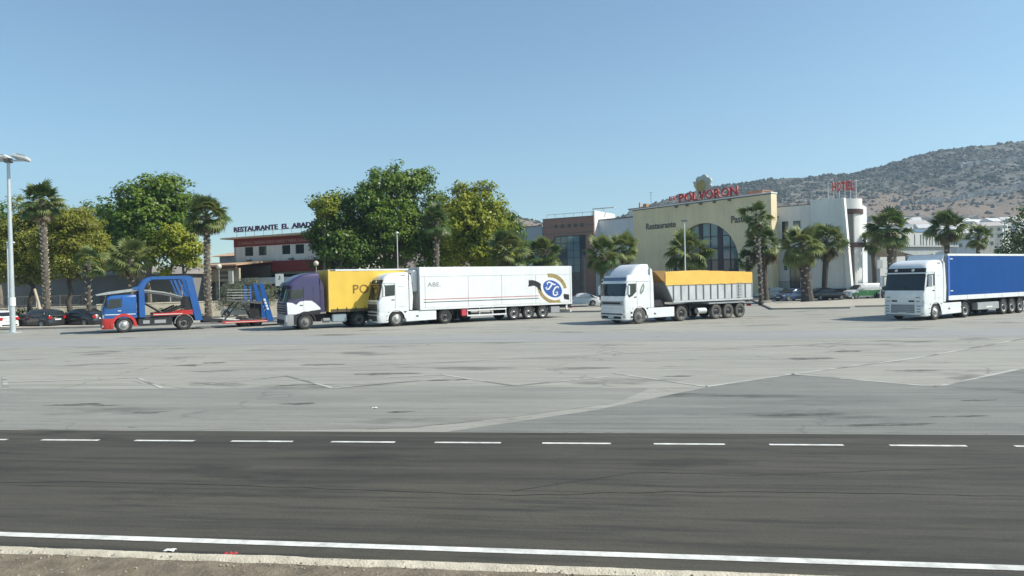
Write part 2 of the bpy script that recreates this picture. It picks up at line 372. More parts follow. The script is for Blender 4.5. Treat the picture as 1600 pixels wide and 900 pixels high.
crack_line('paving_crack', [(-100,608.5),(130,609),(360,607.5),(560,606.5)], .018, m_stain, seed=9)
crack_line('paving_crack', [(560,672.5),(660,666),(760,658),(840,651)], .014, m_stain, seed=12)
crack_line('paving_crack', [(880,578),(960,574),(1060,577),(1180,590)], .012, m_stain, seed=14)
crack_line('lane_joint', [(-100,537),(300,535),(800,530.5),(1300,526.5),(1700,522)], .022, m_stain, seed=15)
def stain(px, py, w_, d_, seed):
    c = G(px, py); pts = []
    for i in range(36):
        a = 2*PI*i/36; rr = 1 + .55*noise.noise((math.cos(a)*1.6+seed, math.sin(a)*1.6, seed)) + .35*noise.noise((math.cos(a)*4+seed, math.sin(a)*4, 3))
        pts.append((c.x+w_*rr*math.cos(a), c.y+d_*rr*math.sin(a)))
    sheet('oil_stain', pts, .0075, m_stain, kind='structure')
for a in ((122,632.5,.75,.16,1),(165,634,.4,.08,2),(232,645,.4,.10,3),(470,631,.5,.12,4),(625,644,.3,.10,5),(295,571,.5,.25,6),(335,567,.5,.2,7),(500,570,.8,.2,8),(610,584,1.0,.25,9),(470,602,.9,.12,10),(700,594,.8,.14,11),(1265,560.5,.9,.3,12),(1325,549,.6,.25,13),(1430,579,.8,.15,14),(1260,648,.8,.12,15),(1380,664,1.0,.10,16),(1525,626,.35,.07,17),(1500,651,.6,.08,18),(1440,743,.45,.035,19),(1055,588,.5,.1,20),(105,565,.12,.06,21),(207,668,.12,.03,22)):
    stain(*a)
# raised pavements with kerbs
def pavement(name, pts, h=.14):
    root = MB().prism([(p.x, p.y) for p in pts], 0.0, h, 'z').build(name, m_walk, kind='structure')
    kb = MB()
    n = len(pts)
    for i in range(n):
        a, b = pts[i], pts[(i+1) % n]; d = (b-a).normalized(); nn = Vector((-d.y, d.x, 0))*.09
        kb.prism([(a.x-nn.x, a.y-nn.y), (b.x-nn.x, b.y-nn.y), (b.x+nn.x, b.y+nn.y), (a.x+nn.x, a.y+nn.y)], 0, h+.004+.0007*i, 'z')
    kb.build('kerb', m_kerb, root)
    return root
pavement('pavement', gpoly([(1150,467.5),(1176,470),(1206,484),(1326,482),(1334,480.2),(1480,477),(1700,465),(1700,457),(1480,463.5),(1330,470),(1215,476),(1190,466)]))
pavement('pavement', gpoly([(700,491),(880,488.4),(1012,486.5),(1012,480.5),(880,482),(700,484)]))
pavement('pavement', gpoly([(-250,520),(20,515.5),(160,512),(330,506),(440,503),(440,494),(330,496.5),(160,503),(20,507.5),(-250,510)]))
# ================================================================== vehicles
m_white = mat('white_paint', (.76,.77,.77), .34, .10, 1.6, coat=.35, streak=.10)
m_white2 = mat('white_panel', (.78,.785,.78), .45, .08, .8, streak=.12)
m_black = mat('black_plastic', (.018,.018,.02), .55, .2, 4)
m_dark = mat('dark_chassis', (.028,.028,.03), .75, .4, 3)
m_tyre = mat('tyre_rubber', (.035,.034,.033), .9, .3, 6)
m_rim = mat('rim_steel', (.46,.46,.45), .45, .2, 6, metal=.4)
m_rimd = mat('rim_dusty', (.20,.195,.185), .7, .3, 6)
m_glass = glassmat('dark_glass')
m_glass2 = glassmat('side_glass', (.035,.05,.052), .08, .7)
m_chrome = mat('chrome', (.6,.6,.6), .25, .05, 5, metal=.9)
m_lamp = mat('lamp_glass', (.55,.56,.57), .12, .1, 8, spec=.9)
m_red_l = mat('red_lens', (.45,.02,.02), .2, .1, 8)
m_orange_l = mat('amber_lens', (.6,.22,.03), .25, .1, 8)
m_purple = mat('purple_paint', (.050,.040,.105), .35, .08, 1.2, coat=.4)
m_yellow = mat('yellow_tarp', (.78,.52,.075), .6, .08, .7, bump=.12, bscale=3)
m_tarp = mat('orange_yellow_tarp', (.82,.49,.095), .65, .1, 1.2, bump=.2, bscale=5)
m_silver = mat('silver_sheet', (.55,.56,.56), .55, .14, 1.3, metal=.1)
m_silver_d = mat('grey_rib', (.20,.205,.21), .6, .2, 3)
m_blue = mat('blue_curtain', (.006,.066,.25), .65, .07, .6, bump=.12, bscale=2.5, spec=.12)
m_tblue = mat('carrier_blue', (.018,.10,.33), .38, .12, 1.3, coat=.3)
m_tred = mat('carrier_red', (.52,.035,.03), .4, .12, 1.3, coat=.3)
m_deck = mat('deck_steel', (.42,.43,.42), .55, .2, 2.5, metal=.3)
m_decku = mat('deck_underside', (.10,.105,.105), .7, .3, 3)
m_grey = mat('grey_panel', (.34,.35,.36), .5, .1, 2)
m_fgrey = mat('reefer_front', (.42,.43,.43), .55, .12, 2)

TY = MB().lathe([(.29,-.30),(.45,-.315),(.495,-.28),(.512,-.24),(.515,-.15),(.512,-.06),(.495,-.02),(.46,.0),(.40,.006),(.31,-.02),(.29,-.05)], 28)
TYM = TY.mesh('tyre', m_tyre, smooth=40); TYD = TY.mesh('tyre', mat('dusty_rubber', (.115,.108,.098), .95, .35, 5), smooth=40)
def rim_front():
    b = MB().lathe([(.305,-.10),(.315,-.015),(.295,-.005),(.272,-.05),(.20,-.03),(.145,.012),(.12,.055),(.07,.075),(0,.078)], 24)
    for k in range(10):
        a = 2*PI*k/10; b.tube((.168*math.cos(a), -.02, .168*math.sin(a)), (.168*math.cos(a), .03, .168*math.sin(a)), .014, n=5)
    return b
def rim_rear():
    b = MB().lathe([(.305,-.10),(.315,-.015),(.29,-.03),(.262,-.15),(.175,-.165),(.16,-.06),(.12,-.035),(.06,-.02),(0,-.02)], 24)
    for k in range(10):
        a = 2*PI*k/10; b.tube((.215*math.cos(a), -.17, .215*math.sin(a)), (.215*math.cos(a), -.13, .215*math.sin(a)), .014, n=5)
    return b
RF, RFD = rim_front().mesh('rim', m_rim, smooth=40), rim_front().mesh('rim', m_rimd, smooth=40)
RR, RRD = rim_rear().mesh('rim', m_rim, smooth=40), rim_rear().mesh('rim', m_rimd, smooth=40)
HUBD = MB().lathe([(.13,-.09),(.13,.0),(.10,.02),(0,.02)], 14).mesh('hub', m_black, smooth=40)
DUSTY = False
def wheel(parent, x, y, r=.51, rim=None, dual=False, hub=False):
    s = 1 if y > 0 else -1
    wv = bpy.data.objects.new('wheel', None); COL.objects.link(wv); wv.parent = parent; wv.location = (x, y, r)
    if s < 0: wv.rotation_euler = (0, 0, PI)
    k = r/.51; wv.scale = (k, k, k) if k != 1 else (1, 1, 1)
    ty = TYD if DUSTY else TYM
    link('tyre', ty, wv); link('rim', rim, wv)
    if hub: link('hub', HUBD, wv)
    if dual: link('tyre', ty, wv, loc=(0, -.335, 0))
    return wv
def axles(t, xs, rim, y=1.22, dual=False, r=.51, hub=False):
    for x in xs:
        for s in (1, -1): wheel(t, x, s*y, r, rim, dual, hub)
def cring(xf, xb, wd, r, z, p=.42, nf=17):
    pts = []
    for i in range(nf):
        a = -PI/2 + PI*i/(nf-1); s_, c_ = math.sin(a), math.cos(a)
        pts.append((xf - r + r*abs(c_)**p, wd*math.copysign(abs(s_)**p, s_), z))
    xm = (xf - r + xb)/2
    return pts + [(xm, wd, z), (xb+.04, wd, z), (xb, wd-.04, z), (xb, -wd+.04, z), (xb+.04, -wd, z), (xm, -wd, z)]
def interp(keys, z):
    if z <= keys[0][0]: return keys[0][1:]
    for a, b in zip(keys, keys[1:]):
        if z <= b[0]:
            t = (z-a[0])/(b[0]-a[0]); return tuple(x+(y-x)*t for x, y in zip(a[1:], b[1:]))
    return keys[-1][1:]
def front_pt(keys, z, a, off, p=.42):
    xf, xb, wd, r = interp(keys, z); s_, c_ = math.sin(a), math.cos(a)
    x = xf - r + r*abs(c_)**p; y = wd*math.copysign(abs(s_)**p, s_)
    nx, ny = c_/max(r, .1)*.6, s_*.9; l = math.hypot(nx, ny)
    return (x + off*nx/l, y + off*ny/l, z)
def fpatch(keys, z0, z1, a0, a1, off=.008, nz=4, na=13, zt=None):
    """thin shell following the cab's front, with its own rim down to the surface"""
    A = [a0+(a1-a0)*i/(na-1) for i in range(na)]; Z = [z0+(z1-z0)*j/(nz-1) for j in range(nz)]
    rows = [[front_pt(keys, z, R(a), off) for a in A] for z in Z]
    rows = [[front_pt(keys, Z[0], R(a), -.02) for a in A]] + rows + [[front_pt(keys, Z[-1], R(a), -.02) for a in A]]
    rows = [[front_pt(keys, r[0][2], R(A[0]), -.02)] + r + [front_pt(keys, r[0][2], R(A[-1]), -.02)] for r in rows]
    return MB().loft(rows, cap=False, closed=False)
def side(poly, y0, y1):
    """flat piece on both flanks"""
    return MB().prism(poly, y0, y1).prism(poly, -y0, -y1)
def mirror_pair(cab, x, z, wd, m, h=.55, arm=.28):
    for s in (1, -1):
        o = MB().box(x-.07, x+.07, s*(wd+arm-.09), s*(wd+arm+.13), z-h/2, z+h/2).build('mirror', m, cab, bevel=.03, smooth=40)
        for q in (.42, -.42): MB().tube((x-.05, s*(wd-.02), z+h*q), (x, s*(wd+arm), z+h*q), .022).build('mirror_arm', m_black, cab)
def truck_root(name, label, px, py, group, deg=31.0, half=1.22):
    th = R(deg); left = Vector((math.sin(th), -math.cos(th), 0))
    return thing(name, label, 'truck', G(px, py) - left*half, PI + th, group)
def arch(cx, r0, r1, a0, a1, n=12):
    pts = [(cx+r1*math.cos(R(a0+(a1-a0)*i/n)), .51+r1*math.sin(R(a0+(a1-a0)*i/n))) for i in range(n+1)]
    return pts + [(cx+r0*math.cos(R(a1-(a1-a0)*i/n)), .51+r0*math.sin(R(a1-(a1-a0)*i/n))) for i in range(n+1)]
TG = 'lorries parked side by side on the lot'

def chassis(t, x0, x1, hw=.42, z0=.62, z1=.95):
    b = MB()
    for s in (1, -1): b.box(x1, x0, s*hw-.05, s*hw+.05, z0, z1)
    x = x0 - .4
    while x > x1: b.box(x-.05, x+.05, -hw+.05, hw-.05, z0+.06, z1-.06); x -= 1.3
    return b.build('chassis', m_dark, t)
def tractor_running_gear(t, wb, rimF, rimR):
    chassis(t, .9, -wb-1.0)
    axles(t, (0,), rimF); axles(t, (-wb,), rimR, dual=True, hub=True)
    MB().tube((0,-1,.51),(0,1,.51),.07).tube((-wb,-1,.51),(-wb,1,.51),.09).sphere((-wb,0,.51),.26).build('axle', m_dark, t)
    for s in (1, -1):
        MB().prism(arch(-wb, .57, .60, 15, 165), s*.72, s*1.26).build('mudguard', m_black, t)
        MB().prism(arch(0, .585, .61, 0, 180), s*.80, s*1.235).build('wheel_arch', m_black, t)
    MB().box(-wb-.1, -wb+1.1, -.45, .45, .98, 1.06).lathe([(.0,1.14),(.45,1.13),(.5,1.07),(.0,1.06)], 16, 'z', (-wb+.6,0,0)).build('fifth_wheel', m_dark, t)

def white_cab(t, paint, grille_m, style):
    K = [(1.02,1.37,-.93,1.23,.30),(1.55,1.40,-.93,1.24,.30),(1.80,1.36,-.93,1.24,.31),(2.95,1.10,-.93,1.225,.33),(3.2,1.02,-.93,1.21,.36),(3.42,.86,-.95,1.18,.42),(3.58,.58,-.97,1.12,.48),(3.66,.25,-.97,1.04,.5),(3.70,-.1,-.97,.95,.4)]
    cab = MB().loft([cring(*k[1:], k[0]) for k in K]).build('cab', paint, t, smooth=38)
    KB = [(.27,1.33,.60,1.20,.32),(.34,1.40,.60,1.235,.32),(.80,1.42,.58,1.24,.30),(1.015,1.39,.58,1.235,.30)]
    MB().loft([cring(*k[1:], k[0]) for k in KB]).build('bumper', paint, cab, smooth=38)
    fpatch(K, 1.84, 2.90, -74, 74, .010, 8, 19).build('windscreen', m_glass, cab, smooth=50)
    fpatch(K, 2.93, 3.20, -72, 72, .012, 3, 17).build('header_panel', m_black, cab, smooth=50)
    v = fpatch(K, 2.86, 2.94, -66, 66, .13, 2, 15); v.build('sun_visor', mat('visor_smoke', (.10,.10,.105), .3, .1, 3) if style == 'fh' else paint, cab, smooth=50)
    for s in (1, -1):
        MB().tube((1.12, s*.52, 3.07), (1.17, s*.52, 3.07), .085, n=12).build('roof_lamp', m_lamp, cab)
    if style == 'fh':
        fpatch(KB, .40, .98, -48, 48, .010, 3, 11).build('lower_grille', m_black, cab, smooth=50)
        fpatch(K, 1.06, 1.56, -48, 48, .010, 3, 11).build('upper_grille', m_black, cab, smooth=50)
        for z in (.50,.62,.74,.86,1.14,1.26,1.38,1.50): fpatch(KB if z < 1.02 else K, z-.014, z+.014, -46, 46, .030, 2, 9).build('grille_slat', m_silver_d, cab)
    else:
        fpatch(KB, .46, .98, -17, 17, .012, 3, 9).build('lower_grille', grille_m, cab, smooth=50)
        for z in (.52,.62,.72,.82,.92): fpatch(KB, z-.014, z+.014, -16, 16, .022, 2, 7).build('grille_slat', m_silver_d, cab)
        for s in (1, -1):
            for z in (.55, .72, .89): fpatch(KB, z-.03, z+.03, s*24, s*46, .012, 2, 5).build('air_slot', m_silver_d, cab)
            fpatch(K, 1.14, 1.24, s*3, s*15, .012, 2, 5).build('air_slot', m_dark, cab)
            fpatch(K, 1.16, 1.21, s*22, s*40, .012, 2, 5).build('air_slot', m_silver_d, cab)
            fpatch(K, 1.40, 1.45, s*20, s*42, .012, 2, 5).build('air_slot', m_silver_d, cab)
        fpatch(KB, .30, .36, -46, 46, .012, 2, 9).build('bumper_gap', m_silver_d, cab)
    fpatch(K, 1.60, 1.72, -40, 40, .012, 2, 9).build('badge_bar', m_grey if style == 'fh' else paint, cab)
    for s in (1, -1):
        fpatch(KB, .82, 1.0, s*52, s*84, .012, 3, 7).build('headlight', m_lamp, cab, smooth=50)
        fpatch(K, 1.04, 1.22, s*58, s*80, .012, 3, 7).build('headlight', m_lamp, cab, smooth=50)
        fpatch(KB, .36, .50, s*48, s*70, .012, 2, 5).build('fog_light', m_lamp, cab)
    # flanks
    wp = [(.98,2.05),(.90,2.22),(.80,2.82),(.10,2.85),(.10,2.12),(.42,2.10)]
    for s in (1, -1):
        MB().prism(wp, s*1.205, s*1.245).build('side_window', m_glass2, cab)
        MB().prism([(.97,2.04),(1.0,2.04),(.82,2.86),(.79,2.86)], s*1.2, s*1.25).build('window_pillar', m_black, cab)
        MB().box(.055,.07, s*1.225, s*1.247, 1.05, 2.95).box(.055,.92, s*1.2, s*1.243, 2.945, 2.96).build('door_seam', m_grey, cab)
        MB().box(.12,.34, s*1.235, s*1.262, 1.80, 1.85).build('door_handle', m_black, cab)
        for z in (1.354, 2.724): MB().box(-.62,-.18, s*1.2, s*1.246, z-.004, z+.004).build('panel_seam', m_grey, cab)
        MB().prism([(-.42,3.28),(-.72,3.28),(-.72,3.52),(-.36,3.52)], s*1.0, s*1.165).build('roof_vent', m_black, cab)
        # wheel arch lip, step and the sill before the wheel
        MB().prism(arch(0, .60, .72, 2, 178), s*1.02, s*1.25).build('arch_lip', paint, cab, smooth=40)
        MB().box(.60,.78, s*1.0, s*1.243, .30, 1.02).build('step_panel', paint, cab, bevel=.02)
        [MB().box(.63,.75, s*1.05, s*1.25, z, z+.04).build('step', m_black, cab) for z in (.42, .72)]
        # side deflector behind the cab and skirt between the axles
        MB().prism([(-.97,1.10),(-1.16,1.08),(-1.24,2.0),(-1.10,3.5),(-.97,3.6)], s*1.17, s*1.23).build('side_deflector', paint, cab, smooth=40)
        MB().prism([(-.70,.30),(-2.98,.34),(-2.98,1.02),(-.78,1.02),(-.62,.86)], s*1.12, s*1.235).build('side_skirt', paint, t, bevel=.02, smooth=40)
        MB().box(-1.62,-1.44, s*1.2, s*1.24, .60, .70).build('skirt_step', m_black, t)
    mirror_pair(cab, 1.02, 2.42, 1.25, paint, .72, .24)
    MB().box(1.36,1.46, -.26, .26, .40, .51).build('number_plate', mat('plate_white', (.7,.7,.66), .5, .1, 20), cab)
    for s in (.5, -.2):
        MB().tube((1.385, s, 1.86), (1.31, s-.5, 2.16), .012).build('wiper', m_black, cab)
    return cab

def trailer_gear(t, axx, x0, x1, rim, guard=None, zc=1.0):
    chassis(t, x0, x1, .55, .82, 1.08)
    axles(t, axx, rim, y=1.24, hub=True)
    b = MB()
    for x in axx: b.tube((x,-1,.51),(x,1,.51),.065).box(x-.3,x+.3,-.62,-.5,.55,.85).box(x-.3,x+.3,.5,.62,.55,.85)
    b.build('axle', m_dark, t)
    for s in (1, -1):
        for x in axx:
            MB().prism(arch(x, .545, .565, 35, 145), s*.93, s*1.25).build('mudguard', m_black, t)
        MB().box(-4.95,-4.83, s*.75-.06, s*.75+.06, .30, 1.05).box(-5.02,-4.76, s*.75-.12, s*.75+.12, .27, .31).build('landing_leg', m_dark, t)

# ---------------------------------------------------------------- white refrigerated lorry with oval emblem
def reefer():
    t = truck_root('articulated_truck', 'white lorry with white box trailer carrying a blue oval emblem and ribbons', 620, 510, TG)
    white_cab(t, m_white, m_black, 'fh'); tractor_running_gear(t, 3.7, RF, RRD)
    XF, XB, Z0, Z1 = -1.72, -14.75, 1.06, 4.03
    body = MB().box(XB+.03, XF-.03, -1.265, 1.265, Z0+.02, Z1-.02).build('trailer_body', m_grey, t)
    MB().box(XF-.03, XF, -1.27, 1.27, Z0, Z1).build('front_wall', m_fgrey, body, bevel=.01)
    MB().box(XF, XF+.34, -.95, .95, 2.35, 3.85).build('cooling_unit', m_white2, body, bevel=.06, smooth=40)
    MB().box(XF+.341, XF+.352, -.8, .8, 2.5, 3.0).build('cooling_grille', m_black, body)
    MB().box(XF+.341, XF+.352, -.6, .6, 3.15, 3.65).build('cooling_grille', m_black, body)
    xs = [XF-.004, -2.13, -5.53, -8.32, -11.34, XB+.16]
    for s in (1, -1):
        for a, b in zip(xs, xs[1:]): MB().box(b+.012, a-.012, s*1.262, s*1.28, Z0+.14, 3.37).build('panel', m_white2, body, bevel=.006)
        MB().box(XB+.17, XF-.004, s*1.262, s*1.281, 3.385, Z1).build('upper_panel', m_white2, body, bevel=.008)
        MB().box(XB+.01, XF-.004, s*1.26, s*1.292, Z0-.02, Z0+.13).build('bottom_rail', m_white, body, bevel=.01)
        MB().box(XB-.002, XB+.155, s*1.24, s*1.29, Z0, Z1+.004).build('corner_post', m_white, body, bevel=.012)
    MB().box(XB+.02, XF-.01, -1.258, 1.258, Z1-.02, Z1+.012).build('roof', m_white2, body)
    for s in (1, -1):
        d = MB().box(XB-.03, XB+.03, s*.02, s*1.235, Z0+.06, Z1-.06).build('rear_door', m_white2, body, bevel=.01)
        MB().tube((XB-.05, s*.35, Z0+.1), (XB-.05, s*.35, Z1-.1), .018).build('lock_rod', m_chrome, d)
        MB().box(XB-.05, XB-.0, s*.85, s*1.2, .72, .86).build('tail_light', m_red_l, t)
    y = 1.2815
    MB().box(-11.6, -2.0, y-.003, y+.003, 1.745, 1.79).build('red_stripe', mat('stripe_red', (.42,.05,.06), .5), body)
    MB().box(-11.6, -2.0, y-.003, y+.003, 1.55, 1.605).build('dark_stripe', mat('stripe_dark', (.05,.09,.10), .5), body)
    fit_text('lettering', 'ABE.', mat('letter_grey', (.17,.18,.18), .6), body, 'side', -2.33, 2.66, 1.0, .30, y, .003)
    MB().box(-3.25,-2.45, y-.003, y+.002, 2.42, 2.445).box(-3.1,-2.6, y-.003, y+.002, 2.2, 2.22).build('small_print', mat('print_pale', (.58,.59,.6), .6), body)
    # oval emblem: white plate, blue tilted oval, script initials, gold scroll, black ribbon tails
    m_gold, m_eb, m_rib = mat('emblem_gold', (.36,.27,.10), .5, .45, 6), mat('emblem_blue', (.035,.10,.36), .45), mat('ribbon_black', (.02,.02,.025), .5)
    cx, cz, tl = -12.90, 2.27, R(-24)
    def ov(rx, rz, a0=0, a1=360, n=40):
        pts = []
        for i in range(n+1 if a1-a0 < 360 else n):
            a = R(a0+(a1-a0)*i/n); u, v_ = rx*math.cos(a), rz*math.sin(a)
            pts.append((cx-(u*math.cos(tl)-v_*math.sin(tl)), cz+u*math.sin(tl)+v_*math.cos(tl)))
        return pts
    def ring_(r0, r1, a0, a1): return ov(r0[0], r0[1], a0, a1) + ov(r1[0], r1[1], a0, a1)[::-1]
    MB().prism(ring_((1.40,1.16),(1.10,.84),30,130), y-.004, y+.002).build('gold_scroll', m_gold, body)
    MB().prism(ring_((1.48,1.10),(1.10,.80),184,322), y-.004, y+.003).build('gold_scroll', m_gold, body)
    MB().prism(ov(1.14,.84), y-.004, y+.005).build('oval_plate', m_white2, body)
    MB().prism(ov(.93,.62), y, y+.008).build('blue_oval', m_eb, body)
    def ribbon(pts, wds, yy, name, m):
        mb = MB(); up = []; dn = []
        for i, p in enumerate(pts):
            q0, q1 = pts[max(i-1,0)], pts[min(i+1,len(pts)-1)]; d = Vector((q1[0]-q0[0], q1[1]-q0[1])).normalized(); n_ = Vector((-d.y, d.x)); wv = wds[i] if hasattr(wds,'__len__') else wds
            up.append((p[0]+n_.x*wv/2, p[1]+n_.y*wv/2)); dn.append((p[0]-n_.x*wv/2, p[1]-n_.y*wv/2))
        for i in range(len(pts)-1): mb.prism([up[i], up[i+1], dn[i+1], dn[i]], yy-.003, yy)
        return mb.build(name, m, body)
    def sc(pts): return [(cx-(u*math.cos(R(-14))-v_*math.sin(R(-14))), cz+u*math.sin(R(-14))+v_*math.cos(R(-14))) for u, v_ in pts]
    ribbon(sc([(-.52,.20),(-.60,.33),(-.45,.44),(-.20,.42),(.05,.36),(.22,.40)]), [.07,.10,.11,.12,.12,.05], y+.012, 'initial', m_white2)
    ribbon(sc([(-.12,.40),(-.22,.15),(-.35,-.08),(-.52,-.16),(-.64,-.05),(-.52,.05)]), [.12,.14,.13,.11,.10,.05], y+.014, 'initial', m_white2)
    ribbon(sc([(.50,.14),(.52,.26),(.36,.27),(.20,.10),(.10,-.18),(.18,-.42),(.40,-.44),(.55,-.28),(.48,-.14),(.32,-.20)]), [.06,.10,.11,.13,.14,.13,.12,.11,.10,.05], y+.013, 'initial', m_white2)
    ribbon([(-10.72,2.90),(-10.95,2.78),(-11.25,2.74),(-11.55,2.62),(-11.78,2.38),(-11.90,2.20)], [.16,.44,.40,.42,.40,.26], y+.004, 'ribbon', m_rib)
    MB().prism([(-10.62,3.02),(-10.98,2.84),(-10.72,2.76),(-10.66,2.48),(-11.2,2.56),(-11.2,2.9)][::-1], y-.003, y+.001).build('ribbon', m_rib, body)
    MB().prism([(-13.90,1.86),(-14.45,1.80),(-14.47,1.36),(-13.98,1.44)], y-.003, y+.004).build('ribbon', m_rib, body)
    # under the trailer
    trailer_gear(t, (-9.4,-10.7,-12.0), -1.9, -14.6, RR)
    for s in (1, -1):
        g = MB()
        for z in (.50, .88): g.box(-8.75,-5.45, s*1.17, s*1.22, z-.055, z+.055)
        for x in (-5.48,-6.5,-7.6,-8.72): g.box(x-.03, x+.03, s*1.12, s*1.17, .46, 1.05)
        g.build('side_guard', m_white, t, bevel=.01)
        MB().box(-5.38,-4.98, s*1.0, s*1.24, .50, 1.02).build('extinguisher_box', mat('box_red', (.55,.06,.08), .4), t, bevel=.03)
        MB().box(-13.6,-12.75, s*.75, s*1.2, .40, .92).build('tool_box', m_grey, t, bevel=.03)
    MB().box(-14.72,-14.6,-1.2,1.2,.42,.60).box(-14.7,-14.55,-.7,-.6,.6,1.05).box(-14.7,-14.55,.6,.7,.6,1.05).build('rear_bumper', m_white, t)
    return t
reefer()

# ---------------------------------------------------------------- white lorry with blue curtain trailer
def blue_lorry():
    t = truck_root('articulated_truck', 'white lorry with blue curtain-sided trailer at the right edge of the lot', 1462, 500, TG)
    white_cab(t, m_white, mat('front_grey', (.33,.345,.36), .5, .1, 3), 'shade'); tractor_running_gear(t, 3.5, RF, RR)
    XF, XB, Z0, Z1 = -1.36, -14.95, 1.16, 4.06
    body = MB().box(XB+.03, XF-.03, -1.24, 1.24, Z0+.02, Z1-.06).build('trailer_body', m_dark, t)
    MB().box(XF-.06, XF, -1.275, 1.275, Z0, Z1).build('front_wall', m_grey, body, bevel=.02)
    for s in (1, -1):
        mb = MB(); n = 70; rows = []
        for j in range(5):
            z = 1.46 + (3.94-1.46)*j/4
            rows.append([(XF-.2-(XF-XB-.3)*i/n, s*(1.268 + .003*math.sin(i*.9+j*.2) + .008*noise.noise((i*.25, j*.8, 4))), z) for i in range(n+1)])
        mb.loft(rows, cap=False, closed=False).build('curtain', m_blue, body, smooth=60)
        MB().box(XB, XF, s*1.22, s*1.295, 3.93, Z1+.01).build('roof_rail', m_white, body, bevel=.015)
        MB().box(XF-.22, XF+.003, s*1.2, s*1.29, Z0, 3.925).build('corner_post', mat('post_blue', (.06,.16,.5), .45), body, bevel=.01)
        x = XF - .02
        for k in range(6):
            b = x - 2.24; MB().box(b+.02, x, s*1.225, s*1.292, Z0, 1.45).build('side_board', m_white, body, bevel=.012); x = b
        [MB().box(XF-.55, XF-.25, s*1.28, s*1.297, z, z+.055).build('label_patch', m_white2, body) for z in (3.72, 1.72)]
        MB().box(-7.8,-5.0, s*.85, s*1.22, .42, .90).build('pallet_box', m_grey, t, bevel=.03)
        MB().box(-6.9,-6.1, s*1.215, s*1.226, .55, .63).build('box_plate', m_white2, t)
    MB().box(XB, XF, -1.22, 1.22, Z1-.04, Z1).build('roof', m_white2, body)
    MB().prism([(-1.0,3.66),(-1.3,4.02),(-1.3,3.55)], -1.1, 1.1).build('air_deflector', m_white, t)
    trailer_gear(t, (-8.4,-9.55,-10.7), -1.6, -14.8, RR)
    return t
blue_lorry()

